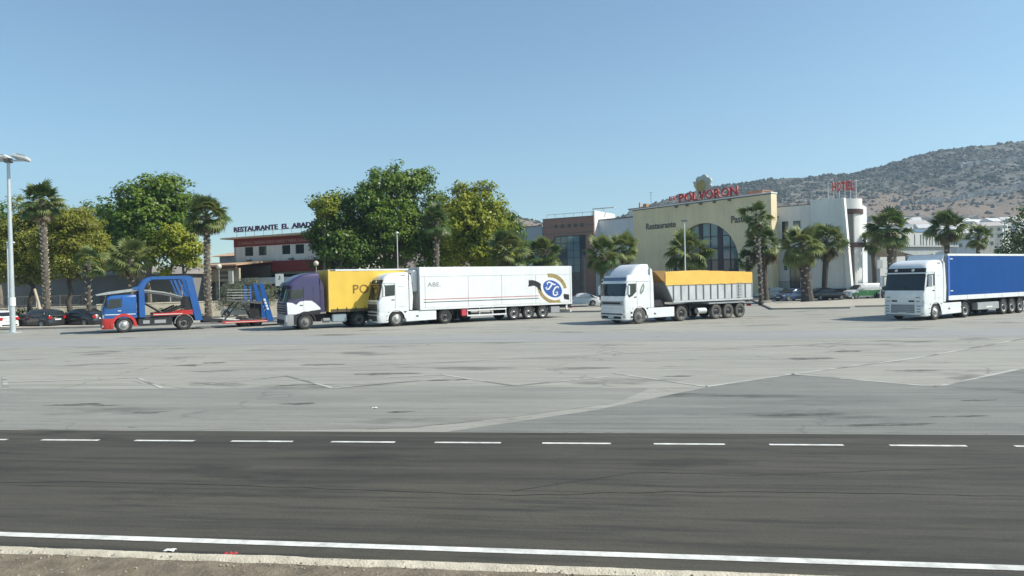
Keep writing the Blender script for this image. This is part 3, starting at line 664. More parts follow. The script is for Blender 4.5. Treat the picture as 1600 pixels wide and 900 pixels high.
# ---------------------------------------------------------------- white tipper lorry with yellow tarpaulin
def tipper():
    t = truck_root('articulated_truck', 'white lorry with ribbed grey tipper trailer under a yellow tarpaulin', 1000, 506, TG)
    tractor_running_gear(t, 3.7, RFD, RRD)
    K = [(1.02,1.34,-.95,1.22,.26),(1.6,1.36,-.95,1.23,.26),(1.78,1.33,-.95,1.23,.26),(2.66,1.16,-.95,1.22,.27),(2.74,1.14,-.95,1.22,.27),(3.10,1.05,-.95,1.20,.28),(3.14,1.02,-.95,1.18,.28)]
    cab = MB().loft([cring(*k[1:], k[0]) for k in K]).build('cab', m_white, t, smooth=38)
    KB = [(.28,1.33,.60,1.18,.28),(.36,1.37,.60,1.22,.28),(1.015,1.36,.58,1.22,.26)]
    MB().loft([cring(*k[1:], k[0]) for k in KB]).build('bumper', m_white, cab, smooth=38)
    KR = [(3.12,.72,-.98,1.10,.4),(3.40,.50,-.98,1.10,.4),(3.66,.20,-.98,1.06,.4),(3.82,-.12,-.98,1.0,.4),(3.86,-.3,-.95,.94,.3)]
    MB().loft([cring(*k[1:], k[0]) for k in KR]).build('roof_spoiler', m_white, cab, smooth=38)
    fpatch(K, 1.82, 2.64, -76, 76, .010, 6, 19).build('windscreen', m_glass, cab, smooth=50)
    fpatch(K, 2.80, 3.02, -62, 62, .010, 3, 13).build('header_board', mat('header_blue', (.10,.16,.27), .5), cab, smooth=50)
    fpatch(K, 2.62, 2.70, -66, 66, .10, 2, 13).build('sun_visor', m_white, cab)
    fpatch(K, 1.22, 1.50, -55, 55, .010, 2, 11).build('upper_grille', m_grey, cab)
    fpatch(K, 1.30, 1.42, -30, 30, .016, 2, 9).build('badge_bar', m_dark, cab)
    fpatch(KB, .62, .70, -50, 50, .012, 2, 9).build('air_slot', m_dark, cab)
    fpatch(KB, .36, .52, -34, 34, .012, 2, 9).build('air_slot', m_dark, cab)
    for s in (1, -1):
        fpatch(KB, .74, .98, s*58, s*86, .012, 3, 7).build('headlight', m_lamp, cab, smooth=50)
        fpatch(KB, .42, .60, s*58, s*84, .012, 3, 7).build('fog_light', m_grey, cab, smooth=50)
        MB().prism([(1.0,1.90),(.92,2.60),(.28,2.62),(.28,2.08),(.62,1.80),(.90,1.72)], s*1.2, s*1.236).build('side_window', m_glass2, cab)
        # leaf-shaped swoosh on the sleeper
        MB().prism([(-.02,1.95),(-.14,1.90),(-.34,2.1),(-.44,2.4),(-.38,2.62),(-.28,2.55),(-.16,2.4),(-.05,2.15)], s*1.22, s*1.237).build('swoosh_emblem', mat('swoosh_grey', (.24,.28,.22), .5, .4, 6), cab)
        MB().prism([(-.13,2.08),(-.26,2.22),(-.30,2.45),(-.20,2.3)], s*1.23, s*1.2395).build('swoosh_emblem', m_white, cab)
        MB().box(.20,.215, s*1.2, s*1.236, 1.05, 2.72).box(-.90,1.0, s*1.19, s*1.232, 2.735, 2.75).build('door_seam', m_grey, cab)
        MB().box(.26,.46, s*1.225, s*1.255, 1.72, 1.77).build('door_handle', m_black, cab)
        MB().prism(arch(0, .60, .74, 2, 178), s*1.0, s*1.235).build('arch_lip', m_white, cab, smooth=40)
        MB().box(.60,.78, s*1.0, s*1.232, .32, 1.02).build('step_panel', m_white, cab, bevel=.02)
        [MB().box(.62,.76, s*1.05, s*1.24, z, z+.12).build('step', m_dark, cab) for z in (.40, .68)]
        MB().prism([(-.97,1.02),(-1.25,1.02),(-1.22,2.6),(-1.12,3.5),(-.97,3.6)], s*1.12, s*1.2).build('side_deflector', m_white, cab, smooth=40)
        MB().prism([(-.70,.34),(-3.02,.36),(-3.02,1.0),(-.78,1.0),(-.64,.86)], s*1.1, s*1.23).build('side_skirt', m_white, t, bevel=.02, smooth=40)
        MB().box(-1.36,-1.20, s*1.2, s*1.236, .56, .66).build('skirt_step', m_black, t)
    mirror_pair(cab, 1.12, 2.2, 1.23, m_white, .6, .2)
    MB().box(1.33,1.42, -.26, .26, .40, .51).build('number_plate', MATS['plate_white'], cab)
    for s in (.5, -.2): MB().tube((1.365, s, 1.80), (1.30, s-.5, 2.05), .012).build('wiper', m_black, cab)
    # tipping body
    XB = -10.66; zb = 1.32; zt = 2.62
    prof = [(-2.22,zt),(-2.95,zb),(XB,zb-.04),(XB,zt)]
    body = MB().prism(prof, -1.2, 1.2).build('tipper_body', m_silver, t)
    MB().prism([(-2.16,zt+.02),(-2.22,zt+.02),(-2.97,zb-.02),(-2.91,zb-.02)], -1.24, 1.24).build('front_plate', m_silver_d, body)
    xs = [-2.98 - i*.698 for i in range(12)]
    for s in (1, -1):
        for i in range(11):
            a, b = xs[i], xs[i+1]
            MB().box(b+.045, a-.045, s*1.195, s*1.222, zb+.09, zt-.04).build('side_panel', m_silver, body, bevel=.008)
        MB().prism([(-2.30,zt-.04),(-2.93,zt-.04),(-2.93,zb+.12)], s*1.195, s*1.222).build('side_panel', m_silver, body)
        for x in xs[:-1]: MB().box(x-.04, x+.04, s*1.2, s*1.262, zb+.0, zt).build('rib', m_silver_d, body)
        MB().box(XB, -2.9, s*1.19, s*1.27, zb-.06, zb+.075).build('bottom_rail', m_silver, body, bevel=.01)
        lad = MB()
        for k in range(6): lad.tube((-9.15, s*1.275, 1.5+k*.2), (-9.55, s*1.275, 1.5+k*.2), .014)
        for x in (-9.15,-9.55): lad.tube((x, s*1.275, 1.45), (x, s*1.275, 2.55), .016)
        lad.build('ladder', m_chrome, body)
        # tarpaulin flap with an uneven hem
        n = 44; rows = []
        for j in range(4):
            rows.append([(-2.24-(-2.24-XB)*i/n, s*(1.27+.012*noise.noise((i*.4,j,2))), (2.44+.03*noise.noise((i*.35,1,7))) + (3.17 + .20*min(1,(1-abs(i/n-.42)*1.3)) + .025*noise.noise((i*.5,3,1)) - 2.44)*j/3) for i in range(n+1)])
        MB().loft(rows, cap=False, closed=False).build('tarpaulin_flap', m_tarp, body, smooth=60)
    rows = []
    n = 44
    for i in range(n+1):
        zz = 3.17 + .20*min(1, (1-abs(i/n-.42)*1.3)) + .025*noise.noise((i*.5,3,1)); x = -2.24-(-2.24-XB)*i/n
        rows.append([(x, 1.27*math.cos(PI*k/8), zz-.002+.05*math.sin(PI*k/8)) for k in range(9)])
    MB().loft(rows, cap=True, closed=False).build('tarpaulin', m_tarp, body, smooth=60)
    MB().prism([(-2.26,2.6),(-1.95,2.78),(-1.3,3.36),(-2.26,3.42)], -1.1, 1.24).build('tarpaulin_nose', mat('tarp_brown', (.30,.17,.05), .7, .2, 3), body)
    MB().box(XB-.06, XB-.002, -1.25, 1.25, zb-.02, zt+.02).build('tailgate', m_silver, body, bevel=.02)
    MB().tube((-1.75,0,.98),(-1.85,0,2.7),.13,n=12).build('lifting_ram', m_chrome, t)
    MB().box(-2.5,-1.45,-.9,.9,1.02,1.5).box(-2.1,-1.5,-1.0,-.4,1.5,2.4).build('hydraulic_tank', m_dark, t, bevel=.03)
    MB().box(-9.9,-6.3,-1.19,1.19,1.06,1.2).build('mudguard_bar', m_grey, t)
    trailer_gear(t, (-6.98,-8.19,-9.4), -2.5, -10.5, RRD)
    MB().tube((-5.3,1.0,.62),(-6.1,1.0,.62),.2,n=14).build('air_tank', m_silver, t)
    for s in (1, -1): MB().box(XB, XB+.06, s*.75, s*1.15, .8, .92).build('tail_light', m_red_l, t)
    return t
DUSTY = True
tipper()
DUSTY = False

# ---------------------------------------------------------------- purple lorry with yellow curtain trailer
def purple_lorry():
    t = truck_root('articulated_truck', 'purple and white lorry with yellow trailer, between car transporter and white box lorry', 478, 515, TG)
    tractor_running_gear(t, 3.65, RFD, RRD)
    K = [(1.02,1.34,-1.0,1.22,.28),(1.6,1.36,-1.0,1.23,.28),(1.85,1.32,-1.0,1.23,.28),(2.84,1.02,-1.0,1.21,.30),(2.95,.95,-1.0,1.20,.32)]
    cab = MB().loft([cring(*k[1:], k[0]) for k in K]).build('cab', m_purple, t, smooth=38)
    KR = [(2.93,1.20,-1.0,1.17,.45),(3.12,1.06,-1.0,1.16,.45),(3.4,.72,-1.0,1.13,.5),(3.62,.30,-1.0,1.09,.5),(3.74,-.15,-1.0,1.03,.4),(3.78,-.4,-.98,.95,.3)]
    rs = MB().loft([cring(*k[1:], k[0]) for k in KR]).build('roof_spoiler', m_purple, cab, smooth=38)
    KB = [(.28,1.33,.60,1.18,.28),(.36,1.38,.60,1.22,.28),(1.015,1.36,.58,1.22,.28)]
    MB().loft([cring(*k[1:], k[0]) for k in KB]).build('bumper', m_grey, cab, smooth=38)
    fpatch(K, 1.90, 2.80, -76, 76, .010, 6, 19).build('windscreen', m_glass, cab, smooth=50)
    fpatch(K, 2.80, 2.90, -66, 66, .12, 2, 13).build('sun_visor', m_black, cab)
    fpatch(K, 1.10, 1.78, -52, 52, .012, 3, 11).build('grille', m_dark, cab)
    for z in (1.18, 1.34, 1.50, 1.66): fpatch(K, z-.02, z+.02, -50, 50, .03, 2, 11).build('grille_slat', m_grey, cab)
    fpatch(KB, .40, .70, -40, 40, .012, 2, 9).build('air_slot', m_dark, cab)
    for s in (1, -1):
        fpatch(KB, .56, .98, s*56, s*84, .012, 3, 7).build('headlight', m_lamp, cab, smooth=50)
        MB().prism([(.96,1.92),(.86,2.66),(.14,2.68),(.14,2.12),(.5,2.08)], s*1.2, s*1.236).build('side_window', m_glass2, cab)
        MB().prism([(1.16,1.04),(1.20,1.84),(.86,1.80),(.60,1.66),(.38,1.86),(.0,1.92),(-.42,1.90),(-.72,1.68),(-.99,1.42),(-.99,1.30),(-.40,1.24),(.2,1.14),(.62,1.04)], s*1.2, s*1.238).build('lower_panel', m_white, cab)
        MB().prism([(-.99,1.30),(-.40,1.24),(.2,1.14),(.62,1.04),(.62,.98),(-.99,.98)], s*1.19, s*1.236).build('sill', m_black, cab)
        MB().box(.10,.112, s*1.2, s*1.24, 1.2, 2.84).box(-.55,-.545, s*1.2, s*1.234, 1.9, 2.84).build('door_seam', m_dark, cab)
        MB().box(.16,.36, s*1.23, s*1.26, 1.60, 1.65).build('door_handle', m_black, cab)
        MB().prism(arch(0, .60, .70, 2, 178), s*.98, s*1.24).build('arch_lip', m_black, cab, smooth=40)
        MB().box(.60,.80, s*1.0, s*1.225, .32, 1.02).build('step_panel', m_dark, cab, bevel=.02)
        MB().prism([(-1.02,1.10),(-1.30,1.10),(-1.26,2.9),(-1.02,3.4)], s*1.12, s*1.19).build('side_deflector', m_purple, cab, smooth=40)
        MB().box(-2.80,-1.80, s*.72, s*1.2, .40, .94).build('fuel_tank', mat('tank_steel', (.36,.42,.46), .35, .1, 3, metal=.5), t, bevel=.06, smooth=40)
        MB().tube((-1.2, s*1.0, .55), (-1.65, s*1.0, .55), .16, n=12).build('air_tank', m_silver_d, t)
    mirror_pair(cab, 1.05, 2.35, 1.22, m_black, .62, .24)
    XF, XB, Z0, Z1 = -1.55, -15.1, 1.10, 3.96
    body = MB().box(XB+.03, XF-.03, -1.24, 1.24, Z0+.02, Z1-.05).build('trailer_body', m_dark, t)
    MB().box(XF-.06, XF, -1.27, 1.27, Z0, Z1).build('front_wall', m_yellow, body, bevel=.02)
    for s in (1, -1):
        mb = MB(); n = 80; rows = []
        for j in range(5):
            z = 1.28 + (3.86-1.28)*j/4
            rows.append([(XF-.12-(XF-XB-.2)*i/n, s*(1.266 + .006*math.sin(i*1.1) + .014*noise.noise((i*.22, j*.8, 8))), z) for i in range(n+1)])
        mb.loft(rows, cap=False, closed=False).build('curtain', m_yellow, body, smooth=60)
        MB().box(XB, XF-.5, s*1.2, s*1.285, 3.87, Z1+.02).build('roof_rail', m_white2, body, bevel=.01)
        MB().box(XF-.13, XF+.004, s*1.2, s*1.284, Z0, Z1+.01).build('corner_post', mat('post_yellow', (.74,.5,.12), .5), body, bevel=.01)
        MB().box(XB, XF-.14, s*1.2, s*1.275, Z0-.02, 1.27).build('side_rail', mat('rail_brown', (.10,.075,.04), .6), body)
        for k in range(20):
            xx = XF - .6 - k*.64; MB().box(xx-.025, xx+.025, s*1.28, s*1.296, 1.12, 1.38).build('strap', m_dark, body)
    MB().box(XB, XF, -1.2, 1.2, Z1-.03, Z1).build('roof', m_white2, body)
    fit_text('lettering', 'PO', mat('letter_brown', (.26,.14,.03), .6), body, 'side', -3.27, 2.32, 1.1, .60, 1.285, .004)
    trailer_gear(t, (-9.3,-10.6,-11.9), -1.9, -14.9, RRD)
    return t
purple_lorry()
# ---------------------------------------------------------------- blue and red car transporter
def transporter():
    t = truck_root('car_transporter', 'blue and red car transporter with empty decks and a trailer', 194, 520, TG)
    # cab
    K = [(.98,1.30,-.78,1.20,.28),(1.45,1.32,-.78,1.22,.28),(1.58,1.29,-.78,1.22,.28),(2.36,1.06,-.78,1.20,.3),(2.50,.90,-.78,1.15,.34),(2.56,.6,-.78,1.08,.34)]
    cab = MB().loft([cring(*k[1:], k[0]) for k in K]).build('cab', m_tblue, t, smooth=38)
    KB = [(.27,1.28,.60,1.16,.28),(.34,1.34,.60,1.21,.28),(.98,1.32,.58,1.215,.28)]
    MB().loft([cring(*k[1:], k[0]) for k in KB]).build('bumper', m_tred, cab, smooth=38)
    fpatch(K, 1.62, 2.34, -76, 76, .010, 6, 19).build('windscreen', m_glass, cab, smooth=50)
    fpatch(K, 1.04, 1.50, -42, 42, .012, 3, 11).build('grille', m_dark, cab)
    fpatch(KB, .40, .9, -40, 40, .012, 3, 9).build('lower_grille', m_dark, cab)
    for z in (.5,.65,.8,1.14,1.28,1.42): fpatch(KB if z < 1 else K, z-.015, z+.015, -40, 40, .03, 2, 9).build('grille_slat', m_black, cab)
    for s in (1, -1):
        fpatch(K, 1.0, 1.24, s*56, s*82, .012, 3, 7).build('headlight', m_lamp, cab, smooth=50)
        fpatch(KB, .42, .54, s*48, s*78, .012, 2, 7).build('bumper_stripe', m_white2, cab)
        MB().prism([(.92,1.62),(.80,2.28),(.14,2.30),(.14,1.74),(.5,1.66)], s*1.19, s*1.226).build('side_window', m_glass2, cab)
        MB().box(.08,.092, s*1.19, s*1.226, .98, 2.4).build('door_seam', m_dark, cab)
        MB().box(-.72,1.10, s*1.19, s*1.228, 1.22, 1.27).build('white_stripe', m_white2, cab)
        MB().box(.14,.34, s*1.21, s*1.25, 1.46, 1.51).build('door_handle', m_white2, cab)
        MB().prism(arch(0, .60, .78, -8, 188), s*.95, s*1.235).build('arch_lip', m_tred, cab, smooth=40)
        MB().box(.60,.80, s*1.0, s*1.215, .30, 1.0).build('step_panel', m_tred, cab, bevel=.02)
    mirror_pair(cab, 1.0, 1.98, 1.22, m_black, .6, .24)
    # running gear
    chassis(t, .9, -5.2, .42, .6, .9)
    axles(t, (0,), RF); axles(t, (-3.7,), RRD, dual=True, hub=True)
    MB().tube((0,-1,.51),(0,1,.51),.07).tube((-3.7,-1,.51),(-3.7,1,.51),.09).build('axle', m_dark, t)
    for s in (1, -1):
        MB().prism(arch(-3.7, .57, .61, -5, 185), s*.66, s*1.25).build('mudguard', m_grey, t)
        MB().box(-2.95,-.85, s*.85, s*1.18, .42, .96).build('tool_locker', m_dark, t, bevel=.03)
        MB().box(-1.55,-1.15, s*1.175, s*1.188, .55, .78).build('label_patch', m_grey, t)
        MB().box(-2.55,-1.85, s*1.175, s*1.188, .55, .78).build('label_patch', m_grey, t)
        MB().box(-4.25,-1.75, s*1.05, s*1.26, 1.06, 1.24).prism([(-4.3,1.24),(-3.3,1.24),(-3.6,1.36),(-4.3,1.40)], s*1.06, s*1.24).build('side_sill', m_tred, t, bevel=.02)
        MB().box(-3.6,-1.8, s*1.25, s*1.268, 1.12, 1.18).build('reflective_strip', mat('strip_pale', (.72,.55,.52), .5), t)
        # the tall frame: front post, bent top beam and the broad leaning rear post
        out = [(-.92,.98),(-.92,3.02),(-1.28,3.56),(-1.62,3.76),(-3.95,3.80),(-4.30,3.70),(-4.92,.62)]
        inn = [(-4.42,.62),(-3.86,3.44),(-3.64,3.56),(-1.76,3.54),(-1.46,3.36),(-1.27,2.96),(-1.30,.98)]
        MB().prism(out[:4] + inn[3:], s*1.08, s*1.27).build('front_post', m_tblue, t, bevel=.025, smooth=40)
        MB().prism([out[3], out[4], inn[2], inn[3]], s*1.082, s*1.268).build('top_beam', m_tblue, t, bevel=.025, smooth=40)
        MB().prism([out[4], out[5], out[6], inn[0], inn[1], inn[2]], s*1.08, s*1.27).build('rear_post', m_tblue, t, bevel=.025, smooth=40)
        for k in (0, 1):
            MB().prism([(-3.18-.28*k,3.54),(-3.06-.28*k,3.54),(-3.50-.28*k,2.36),(-3.60-.28*k,2.36)], s*1.12, s*1.2).build('lift_arm', m_tblue, t)
        MB().prism([(-1.0,3.06),(-.82,3.10),(-.62,3.0),(-.62,2.92),(-.92,2.86)], s*1.09, s*1.25).build('bracket', m_tblue, t)
        for a, b in (((-1.38,1.9),(-2.35,1.24)), ((-2.6,1.24),(-3.9,1.72)), ((-2.35,1.26),(-3.3,1.7))):
            MB().tube((a[0], s*1.1, a[1]), (b[0], s*1.1, b[1]), .06).build('support_arm', m_black, t)
        MB().box(-4.35,-3.75, s*1.0, s*1.2, 1.42, 2.3).build('ram_housing', m_black, t)
    # upper deck above the cab, pale on top and dark below
    dk = MB().prism([(1.62,2.60),(1.55,2.52),(-.95,2.80),(-.95,3.0),(.9,2.76)], -1.2, 1.2).build('upper_deck', m_deck, t, bevel=.015)
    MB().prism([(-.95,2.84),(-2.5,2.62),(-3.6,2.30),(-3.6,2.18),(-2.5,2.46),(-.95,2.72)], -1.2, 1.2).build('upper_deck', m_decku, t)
    MB().prism([(-.95,2.93),(-2.5,2.70),(-3.6,2.36),(-3.6,2.31),(-2.5,2.63),(-.95,2.86)], -1.22, -1.0).prism([(-.95,2.93),(-2.5,2.70),(-3.6,2.36),(-3.6,2.31),(-2.5,2.63),(-.95,2.86)], 1.0, 1.22).build('deck_runway', m_deck, t)
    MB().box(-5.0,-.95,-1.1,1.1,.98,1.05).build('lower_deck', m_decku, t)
    # coupled trailer
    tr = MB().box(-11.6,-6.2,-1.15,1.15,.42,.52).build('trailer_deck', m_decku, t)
    for s in (1, -1):
        MB().box(-9.4,-6.2, s*1.1, s*1.26, .30, .47).build('trailer_sill', m_tred, tr, bevel=.02)
        MB().box(-9.3,-6.4, s*1.255, s*1.272, .36, .41).build('reflective_strip', MATS['strip_pale'], tr)
        MB().prism([(-8.78,3.16),(-9.0,3.20),(-9.10,3.10),(-9.78,.34),(-9.30,.34)], s*1.1, s*1.27).build('trailer_post', m_tblue, tr, bevel=.025, smooth=40)
        for k in range(4): MB().prism([(-9.06-.07*k,2.02-.22*k),(-9.20-.07*k,2.02-.22*k),(-9.24-.07*k,1.86-.22*k),(-9.10-.07*k,1.86-.22*k)], s*1.26, s*1.276).build('post_lettering', m_white2, tr)
        MB().box(-8.30,-8.14, s*.98, s*1.1, 1.9, 3.0).build('rail_post', m_tblue, tr)
        for z in (2.1, 2.3, 2.5, 2.7): MB().tube((-6.9, s*1.12, z+.02), (-8.2, s*1.12, z), .016).build('guard_wire', m_deck, tr)
        MB().prism([(-6.5,2.06),(-6.5,1.94),(-9.0,1.62),(-9.0,1.80)], s*.55, s*1.24).build('trailer_upper_deck', m_decku, tr)
        MB().tube((-6.3, s*.9, .62), (-7.6, s*.9, .46), .07).build('ramp', m_deck, tr)
        MB().box(-8.95,-8.5, s*.8, s*1.0, .5, 1.7).build('ram_housing', m_black, tr)
        MB().tube((-6.4, s*1.05, .6), (-7.4, s*1.05, 1.86), .045).build('support_arm', m_black, tr)
    for x in (-7.75, -8.65):
        for s in (1, -1): wheel(t, x, s*1.04, .36, RRD)
    MB().box(-6.25,-4.9,-.12,.12,.42,.56).prism([(-5.0,.45),(-6.3,.45),(-6.3,.6),(-5.0,.75)], -.4, .4).build('drawbar', m_dark, t)
    MB().box(-5.5,-4.95,-1.1,1.1,.55,.85).build('coupling_beam', m_dark, t)
    return t
transporter()

# ================================================================== cars
m_cg = glassmat('car_glass', (.02,.025,.028), .05, .7)
CT = MB().lathe([(.19,-.19),(.29,-.20),(.315,-.17),(.32,-.1),(.315,-.03),(.29,0),(.2,-.01)], 20).mesh('tyre', m_tyre, smooth=40)
def car_rim():
    b = MB().lathe([(.2,-.08),(.21,-.01),(.195,-.005),(.18,-.05),(.06,-.02),(.05,.0),(0,.0)], 20)
    for k in range(5):
        a = 2*PI*k/5; b.tube((.04*math.cos(a), -.005, .04*math.sin(a)), (.19*math.cos(a), -.015, .19*math.sin(a)), .022, n=5)
    return b
CR = car_rim().mesh('rim', m_rim, smooth=40)
def car(name, label, paint, loc, rz, kind='hatch', group='cars parked in front of the buildings', lower=None, extra=None, cat='car'):
    """x forward, origin at the middle on the ground"""
    t = thing(name, label, cat, loc, rz, group)
    if kind == 'sedan':
        L, W, b0 = 2.25, .88, .20
        belt = [(2.25,.42),(2.20,.66),(1.9,.74),(1.05,.93),(.2,.95),(-1.2,.97),(-2.0,.98),(-2.22,.90),(-2.25,.45)]
        roof = [(1.05,.93),(.35,1.33),(-.1,1.44),(-.75,1.43),(-1.55,1.14),(-1.95,.98)]
        gl = [(.86,.97),(.28,1.30),(-.12,1.38),(-.72,1.37),(-1.36,1.14),(-1.5,.99)]
        wx = (1.38,-1.32)
    elif kind == 'van':
        L, W, b0 = 2.15, .90, .22
        belt = [(2.15,.45),(2.12,.78),(1.9,.92),(1.25,1.06),(.3,1.08),(-1.2,1.08),(-2.1,1.08),(-2.15,.5)]
        roof = [(1.25,1.06),(.55,1.68),(.1,1.80),(-1.2,1.82),(-2.02,1.78),(-2.1,1.08)]
        gl = [(1.0,1.12),(.45,1.62),(.16,1.68),(-.55,1.68),(-.55,1.12)]
        wx = (1.35,-1.30)
    else:
        L, W, b0 = 2.0, .86, .20
        belt = [(2.0,.42),(1.96,.68),(1.7,.78),(.95,.95),(.2,.97),(-1.2,1.0),(-1.95,.98),(-2.0,.45)]
        roof = [(.95,.95),(.25,1.36),(-.15,1.47),(-1.1,1.47),(-1.7,1.34),(-1.95,.98)]
        gl = [(.76,.99),(.2,1.33),(-.15,1.41),(-1.05,1.41),(-1.5,1.28),(-1.6,1.02)]
        wx = (1.25,-1.25)
    def shell(top, zlow, w0, w1, n=24):
        # stations along x; cross-section narrows towards the ends and the top
        xs = [top[-1][0] + (top[0][0]-top[-1][0])*i/n for i in range(n+1)]; tp = sorted(top); rows = []
        for x in xs:
            z = np.interp(x, [p[0] for p in tp], [p[1] for p in tp]); e = abs(x)/L; wl = w0*(1-.16*max(0,(e-.6)/.4)**2)
            zl = zlow if not callable(zlow) else zlow(x)
            wt = wl*(w1 if isinstance(w1, float) else 1)
            rows.append([(x, -wl*.94, zl), (x, -wl, zl+(z-zl)*.35), (x, -wl*(.5+.5*wt/wl) if w1 != 1 else -wl*.99, zl+(z-zl)*.8), (x, -wt*.93, z-.015), (x, 0, z+.012), (x, wt*.93, z-.015), (x, wl*(.5+.5*wt/wl) if w1 != 1 else wl*.99, zl+(z-zl)*.8), (x, wl, zl+(z-zl)*.35), (x, wl*.94, zl)])
        return rows
    body = MB().loft(shell(belt, b0, W, 1)).build('body', paint, t, smooth=45)
    MB().loft(shell(roof, lambda x: .9 if kind != 'van' else 1.02, W*.985, .80 if kind != 'van' else .9)).build('cabin', paint, t, smooth=45)
    if lower:
        for s in (1, -1): MB().prism([(1.85,.35),(1.85,.70),(.6,.80),(-.2,.98),(-2.0,1.05),(-2.0,.35)], s*W*.97, s*(W+.006)).build('livery_panel', lower, t)
    # glazing
    cz = .9 if kind != 'van' else 1.02; w1 = .80 if kind != 'van' else .9
    def sideglass(poly, s):
        q = []
        tp = sorted(roof)
        for x, z in poly:
            zt = float(np.interp(x, [p[0] for p in tp], [p[1] for p in tp])); f = max(0, min(1, (z-cz)/max(.05, zt-cz))); wl = W*.985
            if f < .35: wv = wl*(.94+.06*f/.35)
            elif f < .8: wv = wl*(1-(1-(.5+.5*w1))*(f-.35)/.45)
            else: wv = wl*((.5+.5*w1)-((.5+.5*w1)-w1*.93)*(f-.8)/.2)
            q.append((x, s*(wv+.012), z))
        n = len(q); return MB().add(q + [(p[0], p[1]-s*.03, p[2]) for p in q], [tuple(range(n)), tuple(range(2*n-1,n-1,-1))] + [(i,(i+1)%n,n+(i+1)%n,n+i) for i in range(n)])
    xm = (gl[0][0]+gl[-1][0])/2 - .05
    for s in (1, -1):
        top = [p for p in gl if p[0] >= xm+.04]; zt = float(np.interp(xm, [p[0] for p in sorted(gl[1:-1])], [p[1] for p in sorted(gl[1:-1])]))
        sideglass(top + [(xm+.04, zt), (xm+.04, gl[0][1])], s).build('side_window', m_cg, t)
        if kind != 'van': sideglass([(xm-.04, gl[0][1]), (xm-.04, zt)] + [p for p in gl if p[0] < xm-.04], s).build('side_window', m_cg, t)
        MB().box(gl[0][0]-.12, gl[0][0]+.08, s*(W-.02), s*(W+.17), gl[0][1]-.02, gl[0][1]+.12).build('mirror', paint, t, bevel=.03)
        MB().box(xm-.4, xm-.22, s*(W-.03), s*(W+.025), .80, .83).build('door_handle', paint, t)
        MB().box(L-.22, L-.04, s*.45, s*.78, .58, .70).build('headlight', m_lamp, t, bevel=.02)
        MB().box(-L-.01, -L+.10, s*.5, s*.80, .70, .92).build('tail_light', m_red_l, t, bevel=.02)
        for x in wx: MB().prism([(x+.36*math.cos(R(a)), .32+.36*math.sin(R(a))) for a in range(-10,191,20)], s*(W-.1), s*(W+.004)).build('wheel_arch', m_black, t)
    def endglass(i, j, name):
        (x0, z0), (x1, z1) = roof[i], roof[j]; rows = []
        for f in (.08, .5, .92):
            x = x0+(x1-x0)*f; z = z0+(z1-z0)*f; wv = W*(.86-.12*f if i < j else .86-.12*f)*(.97 if kind != 'van' else 1.04)
            nx, nz = (z1-z0), -(x1-x0); l = math.hypot(nx, nz); nx, nz = nx/l*.016, nz/l*.016
            if (nx > 0) != (x0 > 0): nx, nz = -nx, -nz
            rows.append([(x+nx, wv*k/3, z+abs(nz)+.004) for k in range(-3, 4)])
        MB().loft(rows, cap=False, closed=False).build(name, m_cg, t, smooth=40)
    endglass(0, 1, 'windscreen'); endglass(len(roof)-1, len(roof)-2, 'rear_window')
    MB().box(-L-.015, -L+.02, -.26, .26, .60, .71).build('number_plate', MATS['plate_white'], t)
    MB().box(L-.02, L+.015, -.26, .26, .40, .51).build('number_plate', MATS['plate_white'], t)
    MB().box(L-.06, L+.012, -.5, .5, .28, .38).box(-L-.012, -L+.06, -.6, .6, .26, .36).build('bumper_trim', m_black, t)
    for x in wx:
        for s in (1, -1):
            wv = bpy.data.objects.new('wheel', None); COL.objects.link(wv); wv.parent = t; wv.location = (x, s*(W+.015), .32)
            if s < 0: wv.rotation_euler = (0,0,PI)
            link('tyre', CT, wv); link('rim', CR, wv)
    return t
def cp(name, col, rough=.28): return mat(name, col, rough, .05, 2, coat=.5)
c_black, c_grey, c_white, c_blue = cp('car_black', (.012,.012,.015)), cp('car_dark_grey', (.03,.032,.036)), cp('car_white', (.76,.76,.75)), cp('car_blue', (.03,.055,.12))
c_pale, c_green, c_silver = cp('car_pale', (.48,.49,.46)), cp('van_green', (.03,.17,.05)), cp('car_silver', (.46,.48,.50))
car('parked_car', 'dark grey car showing its red tail light, next to the floodlight mast', c_grey, G(62,511.5), R(162), 'hatch')
car('parked_car', 'black car parked behind the blue cab of the transporter', c_black, G(128,509.5), R(160), 'sedan')
car('parked_car', 'white car cut off by the left edge behind the lamp post', c_white, G(-12,514), R(160), 'hatch')
car('parked_car', 'silver car seen under the raised transporter trailer deck', c_silver, G(380,494.5), R(170), 'hatch')
car('parked_car', 'white saloon parked by the brick tower, seen behind the white box trailer', c_white, G(906,478), R(183), 'sedan')
car('parked_car', 'pale small car behind the dark blue car', c_pale, G(1203,467), R(195), 'hatch')
car('parked_car', 'dark blue car parked left of the thick palm trunk', c_blue, G(1236,470), R(205), 'hatch')
car('parked_car', 'black car parked right of the thick palm trunk', c_black, G(1291,468.3), R(10), 'sedan')
v = car('parked_van', 'green van with white roof parked beside the black car near the hotel', c_white, G(1347,466.3), R(188), 'van', lower=c_green)
for s in (1, -1): MB().box(-.6, 1.0, s*.885, s*.912, .36, 1.02).build('livery_panel', c_green, v)
car('parked_car', 'dark car half hidden behind the cab of the blue curtain lorry', c_grey, G(1390,465.5), R(188), 'hatch')
